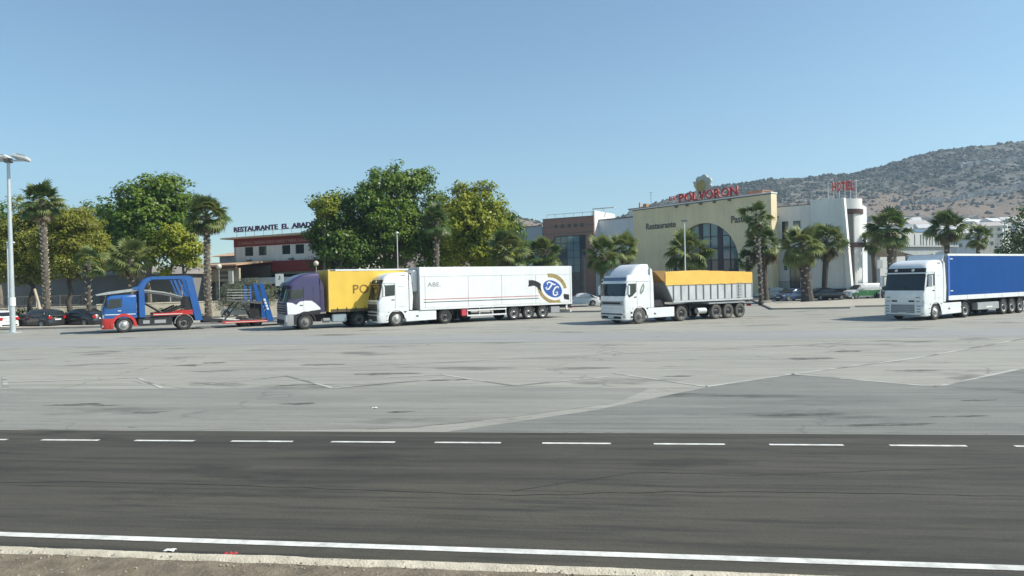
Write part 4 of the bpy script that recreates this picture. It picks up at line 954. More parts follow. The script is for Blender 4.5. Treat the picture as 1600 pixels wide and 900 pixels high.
# ================================================================== buildings
class Fac:
    """an upright facade plane between two photo columns at given distances: local x runs along it, y goes into the building, z up"""
    def __init__(s, pa, za, pb, zb):
        a, b = P(pa, 440, za), P(pb, 440, zb); s.A = Vector((a.x, a.y, 0)); s.B = Vector((b.x, b.y, 0))
        s.d = (s.B - s.A).normalized(); s.n = Vector((-s.d.y, s.d.x, 0)); s.L = (s.B - s.A).length; s.rz = math.atan2(s.d.y, s.d.x)
    def at(s, px, py, y=0.0):
        r = ray(px, py); c = Vector((0, 0, HC)); t = (s.A + s.n*y - c).dot(s.n) / r.dot(s.n); p = c + r*t
        return (p - s.A).dot(s.d), p.z
    def rect(s, x0, y0, x1, y1, y=0.0):
        a, b = s.at((x0+x1)/2, y0, y)[1], s.at((x0+x1)/2, y1, y)[1]; ym = (y0+y1)/2
        u0, u1 = s.at(x0, ym, y)[0], s.at(x1, ym, y)[0]; return (u0, u1, min(a,b), max(a,b))
m_cream = mat('cream_render', (.78,.66,.43), .9, .14, .25, bump=.08, streak=.16)
m_hwhite = mat('white_render', (.76,.75,.72), .9, .10, .3, bump=.06, streak=.18)
m_lwhite = mat('bluish_white_render', (.62,.65,.68), .9, .08, .25, streak=.15)
m_brick = None
def brickmat():
    m = bpy.data.materials.new('red_brick'); m.use_nodes = True; t = m.node_tree; b = t.nodes['Principled BSDF']; b.inputs['Roughness'].default_value = .9
    tc = t.nodes.new('ShaderNodeTexCoord'); sp = t.nodes.new('ShaderNodeSeparateXYZ'); cb = t.nodes.new('ShaderNodeCombineXYZ'); ad = t.nodes.new('ShaderNodeMath'); ad.operation = 'ADD'
    t.links.new(tc.outputs['Object'], sp.inputs[0]); t.links.new(sp.outputs[0], ad.inputs[0]); t.links.new(sp.outputs[1], ad.inputs[1])
    t.links.new(ad.outputs[0], cb.inputs[0]); t.links.new(sp.outputs[2], cb.inputs[1])
    br = t.nodes.new('ShaderNodeTexBrick'); br.inputs['Scale'].default_value = 1; br.inputs['Brick Width'].default_value = .25; br.inputs['Row Height'].default_value = .075; br.inputs['Mortar Size'].default_value = .008
    br.inputs['Color1'].default_value = (.30,.155,.12,1); br.inputs['Color2'].default_value = (.24,.12,.095,1); br.inputs['Mortar'].default_value = (.33,.27,.23,1)
    t.links.new(cb.outputs[0], br.inputs['Vector']); t.links.new(br.outputs[0], b.inputs['Base Color']); return m
m_brick = brickmat()
m_frame = mat('dark_frame', (.03,.04,.045), .5, .1, 4)
m_bglass = glassmat('blue_glass', (.035,.06,.075), .04, .9)
m_bglass2 = glassmat('pale_blue_glass', (.12,.20,.23), .05, .9)
m_wglass = glassmat('window_glass', (.03,.04,.05), .05, .8)
m_trim = mat('dark_coping', (.16,.15,.14), .8, .2, 2)
m_maroon = mat('maroon_band', (.21,.030,.030), .7, .12, .8)
m_tile = mat('clay_roof', (.50,.33,.20), .9, .2, 1.5, bump=.3)
m_redletter = mat('red_letter', (.42,.045,.04), .5, .1, 4)
m_post = mat('white_steel', (.62,.63,.62), .5, .1, 4)
m_plinth = mat('dark_stone_plinth', (.10,.095,.09), .85, .3, 1)
m_stone = mat('pale_stone_wall', (.46,.42,.33), .95, .25, 1.2, bump=.5, bscale=4)
m_roofgrey = mat('flat_roof', (.32,.31,.29), .9, .2, .5)
def window(root, r, y=.16, nx=1, ny=1, name='window', glass=None, fr=None, fw=.07):
    """frame with panes in a wall hole; each pane its own sub-part"""
    u0, u1, v0, v1 = r; b = MB()
    b.box(u0, u1, y, y+.06, v0, v0+fw).box(u0, u1, y, y+.06, v1-fw, v1).box(u0, u0+fw, y+.002, y+.058, v0+fw, v1-fw).box(u1-fw, u1, y+.002, y+.058, v0+fw, v1-fw)
    du, dv = (u1-u0)/nx, (v1-v0)/ny
    for i in range(1, nx): b.box(u0+i*du-fw*.4, u0+i*du+fw*.4, y+.004, y+.056, v0+fw, v1-fw)
    for j in range(1, ny): b.box(u0+fw, u1-fw, y+.006, y+.054, v0+j*dv-fw*.4, v0+j*dv+fw*.4)
    w_ = b.build(name, fr or m_frame, root)
    for i in range(nx):
        for j in range(ny):
            g = glass(i, j) if callable(glass) else (glass or m_wglass)
            MB().box(u0+i*du+.01, u0+(i+1)*du-.01, y+.02, y+.035, v0+j*dv+.01, v0+(j+1)*dv-.01).build('pane', g, w_)
    return w_
# ---------------------------------------------------------------- cream restaurant hall with the arch
fc = Fac(991, 110, 1207, 91)
HP = (fc.at(992, 328)[1] + fc.at(1200, 302.5)[1]) / 2
pv = thing('restaurant_hall', 'cream restaurant hall with a big glazed arch and red rooftop letters', 'building', fc.A, fc.rz)
DP = 22.0
# arch outline from the photo, mirrored about its axis
au, av = fc.at(1099, 348.5); ru = fc.at(1152.5, 402)[0] - au; vs_ = fc.at(1152.5, 402)[1]
arch_pts = []
for i in range(25):
    a = PI*i/24; arch_pts.append((au + ru*1.03*math.cos(a), max(.0, vs_-.6 + (av-vs_+.6)*math.sin(a))))
ub = ru*1.03
outline = [(0,0),(0,HP),(fc.L,HP),(fc.L,0),(au+ub,0)] + arch_pts + [(au-ub,0)]
MB().prism(outline, 0.0, .5).build('front_wall', m_cream, pv)
HBd = 10.6
MB().box(.002,.4,.5,1.3,0,HP-.01).build('side_wall', m_cream, pv)
MB().box(fc.L-.4,fc.L-.002,.5,1.3,0,HP-.01).build('side_wall', m_cream, pv)
MB().box(.3,fc.L-.5,1.3,DP,0,HBd).build('body', m_cream, pv)
MB().box(.2,fc.L-.4,1.3,DP+.1,HBd,HBd+.2).build('roof', m_roofgrey, pv)
MB().box(-.08,fc.L+.08,-.10,.55,HP,HP+.16).box(-.08,.45,.55,1.35,HP,HP+.158).box(fc.L-.45,fc.L+.08,.55,1.35,HP,HP+.158).build('coping', m_hwhite, pv)
MB().box(-.06,fc.L+.06,-.07,-.003,HP-.13,HP-.002).build('coping_shade', m_trim, pv)  # dark strip painting in the shadow line below the coping
gw = MB(); vt = av
mul = []
n_m = 7
for k in range(n_m+1):
    u = au-ub + 2*ub*k/n_m; f = (u-au)/ub; top = vs_-.6+(av-vs_+.6)*math.sqrt(max(0,1-f*f))
    mul.append((u, top))
frame = MB()
for k, (u, top) in enumerate(mul):
    if top > .3:
        wd = .16 if k in (2, 5) else .06
        if k == 5: wd = .42
        if k == 3: wd = .34
        frame.box(u-wd, u+wd, .42, .62, 0, top)
for v_ in (vs_-.2, vs_+1.4, vs_+3.1, vs_-1.9):
    f = max(0, (v_-vs_+.6)/(av-vs_+.6)); hw = ub*math.sqrt(max(0, 1-f*f)); frame.box(au-hw, au+hw, .46, .58, v_-.07, v_+.07)
fo = frame.build('arch_frame', mat('arch_steel', (.06,.045,.055), .6, .1, 3), pv)
hs = [0, vs_-1.9, vs_-.2, vs_+1.4, vs_+3.1, av]
for k in range(n_m):
    for j in range(5):
        u0, u1 = mul[k][0], mul[k+1][0]; v0_, v1_ = hs[j], hs[j+1]
        def topat(u): f = (u-au)/ub; return vs_-.6+(av-vs_+.6)*math.sqrt(max(0,1-f*f))
        us = [u0+(u1-u0)*i/4 for i in range(5)]; tp = [min(v1_, topat(u)) for u in us]
        if max(tp) - v0_ < .15: continue
        poly = [(u0+.01, v0_+.01), (u1-.01, v0_+.01)] + [(min(max(u, u0+.01), u1-.01), max(v0_+.02, tt-.01)) for u, tt in zip(us[::-1], tp[::-1])]
        MB().prism(poly, .50, .52).build('pane', m_bglass2 if j >= 2 else m_bglass, fo)
MB().box(au-ub, au+ub, .9, 1.1, 0, max(1.2, vs_-2.0)).build('inner_wall', mat('inner_plaster', (.45,.43,.40), .9), pv)
for px in (1058, 1075, 1096, 1117.5, 1141):
    u, v_ = fc.at(px, 326-(px-1058)*.115); MB().box(u-.14, u+.14, -.42, -.08, HP-.42, HP-.16).tube((u,-.08,HP-.3),(u,-.02,HP-.3),.05).build('spotlight', m_trim, pv)
u, v_ = fc.at(1010, 358); u2 = fc.at(1056, 352)[0]; v_ = (v_ + fc.at(1056,356)[1])/2
fit_text('lettering', 'Restaurante', mat('letter_slate', (.13,.12,.12), .6), pv, 'face', u, v_, u2-u, .95, -.05, .04, .012)
u, v_ = fc.at(1143, 349); fit_text('lettering', 'Pastelería', MATS['letter_slate'], pv, 'face', u, v_, fc.at(1188,345)[0]-u, .98, -.05, .04, .012)
# rooftop letters on a rail
u0, v0_ = fc.at(1059, 321.5); u1 = fc.at(1152, 312)[0]; hL = fc.at(1100,303)[1]-fc.at(1100,317)[1]
txt = 'POLVORON'; me = text_mesh(txt, 1, .12, m_redletter, .02)
x = u0; cw = (u1-u0)/len(txt)
wts = {'P':.9,'O':1.18,'L':.8,'V':1.06,'R':.98,'N':1.1}; tot = sum(wts[c] for c in txt)
for c in txt:
    wv = (u1-u0)*wts[c]/tot; fit_text('rooftop_letter', c, m_redletter, pv, 'face', x+wv*.06, HP+.32, wv*.88, hL, .25, .12, .015); x += wv
fit_text('rooftop_letter', 'El', m_redletter, pv, 'face', fc.at(1044,316)[0], HP+.75, 1.0, .6, .25, .08)
r_ = MB().box(u0-.2, u1+.2, .3, .38, HP+.22, HP+.30)
for k in range(12): r_.box(u0+(u1-u0)*k/11-.03, u0+(u1-u0)*k/11+.03, .3, .36, HP+.1, HP+.3).tube((u0+(u1-u0)*k/11,.4,HP+1.2),(u0+(u1-u0)*k/11,1.6,HP+.1),.03)
r_.build('letter_rail', m_trim, pv)
# emblem: scalloped wrapper with a golden cake and a leaf
eu, ev = fc.at(1094, 289); em = MB(); m_wrap = mat('emblem_wrapper', (.42,.46,.45), .6, .25, 2)
pts = []
for i in range(60):
    a = 2*PI*i/60; rr = 1.25*(1+.20*abs(math.sin(a*3.5))) * (1.0 if math.sin(a) > -.4 else .86); pts.append((eu+.15+rr*1.02*math.cos(a), ev+.1+rr*.92*math.sin(a)))
wr = MB().prism(pts, .25, .75).build('emblem_wrapper', m_wrap, pv, bevel=.08, smooth=40)
MB().lathe([(0,-.12),(.6,-.10),(.78,0),(.80,.2)], 24, 'y', (eu-.02, .2, ev-.05)).build('emblem_cake', mat('emblem_cake', (.42,.33,.12), .7, .3, 3), pv, smooth=40)
MB().prism([(eu-.75,ev-1.65),(eu-1.0,ev-.5),(eu-1.45,ev+.55),(eu-1.30,ev+.78),(eu-1.1,ev+.5),(eu-.86,ev+.62),(eu-.70,ev-.3),(eu-.5,ev-1.65)], .2, .6).build('emblem_leaf', mat('emblem_leaf', (.52,.52,.42), .6, .2, 2), pv, bevel=.05)
MB().tube((eu-.5,.5,HP+.1),(eu-.3,.5,ev-.8),.08).tube((eu+.5,.5,HP+.1),(eu+.4,.5,ev-.6),.08).build('emblem_post', m_trim, pv)
u0 = fc.at(1154, 312)[0]; MB().box(u0, fc.L-2.6, 2.0, 4.5, HBd, HP+.75).box(u0-.1, fc.L-2.5, 1.9, 4.6, HP+.75, HP+.85).build('rooftop_hut', mat('pink_brick', (.40,.24,.19), .9, .15, 2), pv)
# ---------------------------------------------------------------- brick entrance tower
ft = Fac(850, 122, 929.5, 117)
HT = (ft.at(850, 342.5)[1] + ft.at(929, 337)[1]) / 2
tw = thing('brick_tower', 'red brick entrance tower with a tall blue glazed window', 'building', ft.A, ft.rz)
big = (ft.at(867, 420)[0], ft.at(916, 420)[0], .4, ft.at(890, 368)[1]); sq = []
for k in range(5):
    x0 = 840 + (161 + 60.5*k)/6; sq.append(ft.rect(x0, 330+(128-k*3.6)/6, x0+5.0, 330+(160-k*3.6)/6))
MB().wall(0, ft.L, 0, HT, [big]+sq, .4).build('front_wall', m_brick, tw)
MB().box(0,.4,.4,9,0,HT).build('side_wall', m_brick, tw)
MB().box(ft.L-.4,ft.L-.001,.4,9,0,HT+.9).build('side_wall', m_hwhite, tw)
MB().box(.4,ft.L-.4,8.6,9,0,HT+.5).build('back_wall', m_hwhite, tw)
MB().box(.4,ft.L-.4,.4,8.6,HT-.8,HT-.5).build('roof', m_roofgrey, tw)
for v_ in (HT-.02, ft.at(890,353)[1], ft.at(890,364)[1]): MB().box(-.05, ft.L+.05, -.06, -.002, v_-.05, v_+.07).build('string_course', m_trim, tw)
def gpick(i, j): return m_bglass2 if i in (2, 3) and j > 2 else m_bglass
window(tw, big, .14, 5, 8, 'glazing', gpick, m_frame, .12)
for r_ in sq: window(tw, r_, .2, 2, 2, 'small_window', m_wglass, m_frame, .06)
rl = MB().tube((.5,.6,HT+.75),(ft.L-.6,.6,HT+.75),.03)
for k in range(6): rl.tube((.5+k*(ft.L-1.1)/5,.6,HT-.3),(.5+k*(ft.L-1.1)/5,.6,HT+.75),.025)
rl.build('roof_railing', m_trim, tw)
aw = MB().box(ft.L-2.5, ft.L+1.6, 5.0, 5.3, HT+1.6, HT+1.75).tube((ft.L-.5,5.2,HT-.3),(ft.L-.5,5.2,HT+1.6),.06).build('roof_aerial', m_post, tw)
# ---------------------------------------------------------------- link block between tower and hall, low block left of the tower
fl = Fac(930, 119, 993, 113); HL = (fl.at(935,344)[1]+fl.at(988,340)[1])/2
lk = thing('link_block', 'plain bluish white block linking brick tower and cream hall', 'building', fl.A, fl.rz)
MB().box(.01,fl.L,0.3,12,0,HL).build('wall', m_lwhite, lk)
MB().box(0,fl.L,.22,12,HL,HL+.18).build('coping', m_trim, lk)
u0 = fl.at(968, 330)[0]; hb = fl.at(980,325)[1]
MB().box(u0, fl.L+3, 2.5, 10, HL+.18, hb).build('upper_wall', m_hwhite, lk)
MB().box(u0-.1, fl.L+3.1, 2.4, 10.1, hb, hb+.15).build('coping', m_trim, lk)
MB().tube((u0+3.4,4,hb),(u0+3.4,4,hb+2.6),.03).tube((u0+3.1,4,hb+2.6),(u0+3.7,4,hb+2.6),.025).tube((u0+3.2,4,hb+2.2),(u0+3.6,4,hb+2.2),.02).build('aerial', m_trim, lk)
MB().box(u0+2.2,u0+2.9,3.4,4.0,hb+.15,hb+.8).box(u0+1.4,u0+1.6,3.4,3.6,hb+.15,hb+1.1).build('chimney', mat('orange_clay', (.5,.27,.12), .8), lk)
f2 = Fac(780, 132, 851, 124); H2 = f2.at(830,354.5)[1]
lb = thing('side_block', 'low bluish grey block to the left of the brick tower', 'building', f2.A, f2.rz)
MB().box(0,f2.L-.3,0,10,0,H2).build('wall', mat('bluegrey_render', (.34,.40,.45), .9, .08, .3), lb)
MB().box(-.1,f2.L-.3,-.1,10,H2,H2+.15).build('coping', m_trim, lb)
# ---------------------------------------------------------------- hotel
fh = Fac(1206, 93.5, 1269, 90); HH = (fh.at(1206,325)[1]+fh.at(1268,319.5)[1])/2
ho = thing('hotel', 'white hotel with rounded balcony corner and red rooftop sign', 'building', fh.A, fh.rz)
wins = [fh.rect(1221.5,346,1232,381.5), fh.rect(1239.5,345,1251,379), fh.rect(1233.5,409,1250,441), fh.rect(1225,415,1230,422)]
wins[2] = (wins[2][0], wins[2][1], .3, wins[2][3])
MB().wall(0, fh.L, 0, HH, wins, .35).build('wing_wall', m_hwhite, ho)
MB().box(-3,fh.L,.35,14,0,HH-.3).build('wing_body', m_lwhite, ho)
MB().box(-.05,fh.L,-.05,.4,HH,HH+.1).build('coping', m_trim, ho)
MB().box(0,fh.L,-.25,-.002,fh.at(1240,387)[1]-.12,fh.at(1240,387)[1]+.1).build('ledge', m_trim, ho)
window(ho, wins[0], .12, 1, 3); window(ho, wins[1], .12, 1, 3); window(ho, wins[2], .12, 2, 2, 'door'); window(ho, wins[3], .12)
MB().box(-.5,fh.L+.3,-.12,-.001,0,1.1).build('plinth', m_plinth, ho)
rl = MB().box(.6,4.6,-.55,-.5,1.2,1.26).box(.6,4.6,-.55,-.5,2.1,2.16)
for k in range(21): rl.tube((.6+k*.2,-.525,.2),(.6+k*.2,-.525,2.15),.015)
rl.build('railing', m_frame, ho)
# taller block with rounded end
fb = Fac(1268.5, 88.6, 1322, 86.4); HB = (fb.at(1270,312.6)[1]+fb.at(1318,309)[1])/2
ang = fb.rz - fh.rz; rel = Matrix.Rotation(ang, 4, 'Z'); off = Matrix.Rotation(-fh.rz, 4, 'Z') @ (fb.A - fh.A)
blk = bpy.data.objects.new('corner_block', None); COL.objects.link(blk); blk.parent = ho; blk.location = off; blk.rotation_euler = (0,0,ang)
Lb = fb.L
MB().prism([(0,0),(0,HB),(Lb-.42,HB),(Lb+.12,0)], 0, .4).build('flat_wall', m_hwhite, blk)
MB().prism([(Lb-.40,HB-.001),(Lb-.05,HB-.001),(Lb+.75,0),(Lb+.14,0)], -.35, 1.2).build('fin_wall', m_hwhite, blk)
MB().box(0.002,Lb-.5,.4,12,0,HB-.5).build('block_body', m_hwhite, blk)
rad = 3.4; cx_, cy_ = Lb-.4, 3.2
def curved(a0, a1, r, z0, z1, th, name, m, n=16):
    rows = []
    for i in range(n+1):
        a = R(a0+(a1-a0)*i/n); c_, s_ = math.cos(a), math.sin(a)
        rows.append([(cx_+r*c_, cy_+r*s_, z0), (cx_+r*c_, cy_+r*s_, z1), (cx_+(r-th)*c_, cy_+(r-th)*s_, z1), (cx_+(r-th)*c_, cy_+(r-th)*s_, z0)])
    return MB().loft(rows).build(name, m, blk, smooth=40)
s1 = fb.at(1334,328)[1]; s2 = fb.at(1336,381.5)[1]
rad_w = fb.at(1346,400,2.0)[0]-cx_
rad = max(1.6, rad_w)
curved(-88, 60, rad, s1+.3, HB, .25, 'parapet', m_hwhite)
curved(-88, 60, rad+.12, s1-.28, s1+.28, rad*.6, 'balcony_slab', mat('brown_slab', (.07,.04,.035), .8), 16)
curved(-88, 60, rad+.12, s2-.28, s2+.28, rad*.6, 'balcony_slab', MATS['brown_slab'], 16)
curved(-50, 90, rad-.05, s2+.29, s1-.29, .25, 'balcony_wall', m_hwhite)
curved(-50, 90, rad-.05, 0, s2-.29, .25, 'balcony_wall', m_hwhite)
MB().box(Lb-.4,cx_+rad*.75,3.1,11,0,HB-.4).build('end_body', m_lwhite, blk)
MB().box(-.1,Lb+.2,-.2,-.001,0,1.2).build('plinth', m_plinth, blk)
MB().box(.3,Lb-.6,.5,11,HB-.5,HB-.35).build('roof', m_roofgrey, blk)
# rooftop sign
u0 = fb.at(1300,291,2)[0]; u1 = fb.at(1336,289,2)[0]; z0 = fb.at(1316,298,2)[1]; z1 = fb.at(1316,284,2)[1]; x = u0
for c in 'HOTEL':
    wv = (u1-u0)/5; fit_text('rooftop_letter', c, mat('bright_red', (.62,.07,.05), .5), ho if False else blk, 'face', x+wv*.08, z0, wv*.84, z1-z0, 2.0, .1, .03); x += wv
sg = MB()
for k in range(6):
    x = u0 - .5 + (u1-u0+.6)*k/5; sg.tube((x,2.15,HB-.4),(x,2.15,z1+.15),.05)
sg.tube((u0-.5,2.15,z0+.1),(u1+.1,2.15,z0+.1),.03).tube((u0-.5,2.15,z1-.1),(u1+.1,2.15,z1-.1),.03).build('sign_frame', m_post, blk)
# ---------------------------------------------------------------- maroon and white restaurant
fa = Fac(367, 94, 491, 88); HA = fa.at(430,370)[1]
ab = thing('roadside_restaurant', 'white roadside restaurant with maroon bands and lettering along its roof', 'building', fa.A, fa.rz)
LA = fa.L + 1.2
wz0, wz1 = fa.at(430,408)[1], fa.at(430,383)[1]
wr_ = [fa.rect(382.5,386,395.5,400), fa.rect(404,384.5,416.5,398.5), fa.rect(440.5,382,453.5,396.5), fa.rect(461.5,381,475,395)]
wr_ = [(a, b, wr_[0][2], wr_[0][3]) for a, b, c, d in wr_]
MB().wall(0, LA, wz0, wz1, wr_, .3).build('upper_wall', m_hwhite, ab)
for r_ in wr_: window(ab, r_, .1, 2, 1)
MB().box(0.3,LA,.3,12,0,HA-.05).build('body', mat('restaurant_body', (.5,.5,.48), .9), ab)
MB().box(0,.3,.0,12,0.0,wz1).build('side_wall', m_hwhite, ab)
MB().box(-.02,LA,-.03,.3,wz1,HA).build('sign_band', m_maroon, ab)
lz = fa.at(430,425)[1]
MB().box(-.02,LA,-.5,.3,lz,wz0).build('lower_band', m_maroon, ab)
MB().prism([(-1.4,HA),(LA+1,HA),(LA+1,HA+.28),(-1.4,HA+.16)], -1.0, 12.5).build('roof_slab', mat('pale_eaves', (.56,.44,.33), .9, .15, 1), ab)
fit_text('band_lettering', 'COMIDAS CASERAS-DESAYUNOS Y MENU DIARIO', mat('letter_pink', (.50,.33,.30), .6), ab, 'face', fa.at(373,381)[0], wz1+.28, fa.at(484,376)[0]-fa.at(373,381)[0], .40, -.04, .02)
u0 = fa.at(365.5,360)[0]; s_h = fa.at(400,355)[1]-fa.at(400,361.5)[1]; zz = (fa.at(368,361.5)[1]+fa.at(460,356.5)[1])/2
fit_text('rooftop_lettering', 'RESTAURANTE  EL  ABADES', mat('letter_violet', (.10,.05,.13), .5), ab, 'face', u0, zz-.05, fa.at(497,353)[0]-u0, .66, .0, .06, .035)
rp = MB().tube((u0,.1,zz-.08),(u0+12.5,.1,zz-.08),.025)
for k in range(8): rp.tube((u0+.4+k*1.6,.1,HA+.1),(u0+.4+k*1.6,.1,zz+.1),.025)
rp.build('sign_frame', m_trim, ab)
ch = fa.at(468,360)[0]
MB().box(ch,ch+2.9,2.5,4.5,HA+.2,HA+1.15).build('rooftop_unit', m_trim, ab)
MB().box(ch-.2,ch+3.1,2.3,4.7,HA+1.9,HA+2.02).box(ch,ch+.12,2.5,2.6,HA+1.15,HA+1.9).box(ch+2.7,ch+2.82,2.5,2.6,HA+1.15,HA+1.9).prism([(ch+.5,HA+1.15),(ch+.7,HA+1.15),(ch+1.2,HA+1.9),(ch+1.0,HA+1.9)],2.5,2.6).build('rooftop_canopy', m_post, ab)
# ground floor: arcade with pale beam and piers
MB().box(-.5,LA,-1.6,-1.3,lz-1.5,lz-.7).build('arcade_beam', mat('arcade_white', (.66,.67,.68), .8, .1, 1), ab)
for k in range(5): MB().box(-.4+k*3.3,.0+k*3.3,-1.6,-1.25,0,lz-1.5).build('pier', MATS['arcade_white'], ab)
MB().box(0,LA,.25,.29,0.2,lz-.3).build('shopfront', m_wglass, ab)
for px in (392, 457): 
    u = fa.at(px,405)[0]; MB().box(u-.3,u+.3,-.5,-.1,wz0+.1,wz0+.28).tube((u,-.1,wz0+.3),(u,.02,wz0+.4),.03).build('floodlight', m_trim, ab)
# porch with tiled roof to the left
fp = Fac(272, 92, 372, 86); hp = fp.at(330,408)[1]
po = thing('restaurant_porch', 'low porch with tiled roof at the left end of the restaurant', 'building', fp.A, fp.rz)
MB().prism([(-.6,hp-.55),(5.5,hp+.05),(5.5,hp-.15),(-.6,hp-.7)], 0, fp.L+.4, 'x').build('roof', m_tile, po)
MB().box(.2,fp.L+.2,-.5,-.2,hp-1.0,hp-.72).build('fascia', mat('brown_fascia', (.16,.07,.05), .8), po)
MB().box(.2,fp.L+.2,.0,.25,hp-2.6,hp-1.0).build('sign_wall', mat('sign_beige', (.42,.37,.28), .9, .15, .8), po)
u0 = fp.at(341,430)[0]; u1 = fp.at(362,430)[0]
MB().box(u0,u1,-.04,-.001,hp-2.3,hp-1.95).box(u0,u1,-.04,-.001,hp-1.75,hp-1.35).build('sign_plate', m_trim, po)
for k in range(4): MB().box(.3+k*2.6,.6+k*2.6,.0,.3,0,hp-2.6).build('pillar', mat('porch_pillar', (.3,.27,.23), .9), po)
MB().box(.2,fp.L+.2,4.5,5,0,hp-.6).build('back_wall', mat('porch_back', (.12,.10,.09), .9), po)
u = fp.at(366,430)[0]; MB().box(u-.35,u+.45,-.6,-.5,hp-2.9,hp-1.3).build('hanging_sign', mat('sign_white', (.72,.73,.72), .6), po)
# hut between porch and restaurant
f5 = Fac(344,108,372,107); h5 = f5.at(355,392)[1]
hu = thing('outbuilding', 'small grey outbuilding with pale pitched roof behind the porch', 'building', f5.A, f5.rz)
MB().box(0,f5.L+1,0,8,0,h5-.8).build('wall', mat('grey_block', (.28,.29,.32), .9, .2, 1), hu)
MB().prism([(-.5,h5-.8),(4,h5-.1),(8.5,h5-.8)], -1.5, f5.L+1.4, 'x').build('roof', m_tile, hu)
# free-standing white sign board before the arcade
b_ = P(437, 455, 80); sb = thing('sign_board', 'white board on a post before the maroon and white restaurant', 'sign', (b_.x, b_.y, 0), 0)
hz = P(437,442,80).z
MB().box(-.45,.45,-.06,.06,P(437,447,80).z,P(437,428,80).z).build('panel', MATS['sign_white'], sb, bevel=.02)
MB().tube((0,0.08,0),(0,0.08,P(437,427,80).z),.05).build('post', m_trim, sb)
fit_text('lettering', 'J', MATS['letter_slate'], sb, 'face', -.18, P(437,437,80).z, .3, .45, -.062, .004)
# long grey shed and dark fence at the far left
f6 = Fac(-160, 88, 290, 84); 
sh = thing('shed', 'long low grey shed behind the trees on the left', 'building', f6.A, f6.rz); h6 = f6.at(60,433)[1]
MB().box(0,f6.L,0,9,0,h6).build('wall', mat('shed_grey', (.19,.185,.18), .9, .15, .3), sh)
MB().prism([(-.6,h6),(4.5,h6+1.0),(9.6,h6)], -.5, f6.L+.5, 'x').build('roof', mat('shed_roof', (.30,.28,.26), .8, .15, .5), sh)
for k in range(14):
    x = 2+k*2.5; MB().box(x,x+1.3,-.05,-.001,1.4,2.6).build('window', m_wglass, sh)
def long_wall(name, label, cat, a, b, h, th, m, capm=None, group=None):
    d = b-a; L = d.length; t = thing(name, label, cat, a, math.atan2(d.y, d.x), group)
    MB().box(0,L,0,th,0,h).build('wall', m, t)
    if capm: MB().box(-.04,L+.04,-.05,th+.05,h,h+.09).build('coping', capm, t)
    return t
fw = [P(-180,455,72), P(300,455,82)]
a, b = Vector((fw[0].x, fw[0].y, 0)), Vector((fw[1].x, fw[1].y, 0))
ff = thing('iron_fence', 'dark iron railing fence along the pale wall on the left', 'fence', a, math.atan2((b-a).y, (b-a).x))
Lf = (b-a).length; mb = MB().box(0,Lf,-.02,.02,1.35,1.40).box(0,Lf,-.02,.02,2.35,2.40)
x = .0
for k in range(int(Lf/2.2)): MB().box(k*2.2-.03,k*2.2+.03,-.03,.03,1.18,2.5).build('post', m_post if k % 3 == 0 else m_trim, ff)
for k in range(int(Lf/.16)): mb.box(k*.16-.008,k*.16+.008,-.008,.008,1.2,2.4)
mb.build('railing', m_trim, ff)['kind'] = 'stuff'
long_wall('low_wall', 'pale low wall under the iron fence on the left', 'wall', a + Vector((0,-.15,0)), b + Vector((0,-.15,0)), 1.12, .3, m_stone, MATS['sandy_kerb'])
a, b = G(150,503.5), G(470,493.5); a.z = b.z = .14
lw = long_wall('garden_wall', 'pale stone garden wall behind the car transporter', 'wall', Vector((P(150,440,66).x, 66, 0)), Vector((P(480,440,75).x, 75, 0)), 1.5, .4, m_stone, MATS['sandy_kerb'])
# ---------------------------------------------------------------- right background: warehouse, canopy, far houses
f7 = Fac(1408,150,1462,158); h7 = (f7.at(1412,360)[1]+f7.at(1455,364.5)[1])/2
wh = thing('warehouse', 'grey warehouse with blue roof trim and tall slit windows on the right', 'building', f7.A, f7.rz)
MB().box(-8,f7.L,0,25,0,h7).build('wall', mat('warehouse_grey', (.44,.45,.44), .9, .08, .2), wh)
MB().box(-8.1,f7.L+.1,-.15,25,h7,h7+.5).build('roof_trim', mat('blue_trim', (.12,.22,.34), .6), wh)
for px in (1429,1438.5,1442.5,1447.5,1452.5,1456.5):
    u = f7.at(px,372)[0]; MB().box(u-.16,u+.16,-.06,-.001,2,h7-.6).build('slit_window', m_wglass, wh)
f8 = Fac(1404,100,1485,104); h8 = f8.at(1445,387)[1]
cn = thing('canopy', 'pale flat canopy roof behind the blue curtain lorry', 'canopy', f8.A, f8.rz)
MB().prism([(-2,h8),(f8.L+1,h8+.1),(f8.L*.55,h8-1.1),(f8.L*.3,h8-1.1)], 0, 6).build('gable', mat('canopy_grey', (.40,.42,.42), .7, .1, 1), cn)
MB().box(-2.5,f8.L+1.5,-.3,6.3,h8+.1,h8+.35).build('roof', MATS['canopy_grey'], cn)
for k in range(4): MB().box(k*2.4,k*2.4+.3,.5,.8,0,h8-.0).build('pillar', m_trim, cn)
MB().box(-2,f8.L+8,-1.0,-.8,h8-3.2,h8-2.2).build('fascia', MATS['canopy_grey'], cn)
hr = random.Random(8)
m_hw = [mat('house_white', (.72,.72,.70), .9, .06, .3), mat('house_cream', (.62,.58,.50), .9, .06, .3), mat('house_grey', (.50,.52,.55), .9, .06, .3)]
m_hr = [mat('house_tile', (.46,.42,.40), .9, .15, 1), mat('house_tile_pale', (.58,.58,.58), .9, .15, 1)]
HSPOTS = [(1416,352,300),(1428,345,330),(1437,350,315),(1450,356,290),(1462,352,310),(1474,349,330),(1500,352,300),(1511,346,330),(1523,351,310),(1536,348,335),(1549,353,300),(1561,346,330),(1572,349,310),(1584,344,330),(1597,347,320),(1490,359,270),(1541,362,265),(1513,364,255),(1400,353,320),(1383,350,330)]
side_ = ['under the hill slope beyond the warehouse', 'at the foot of the hill']
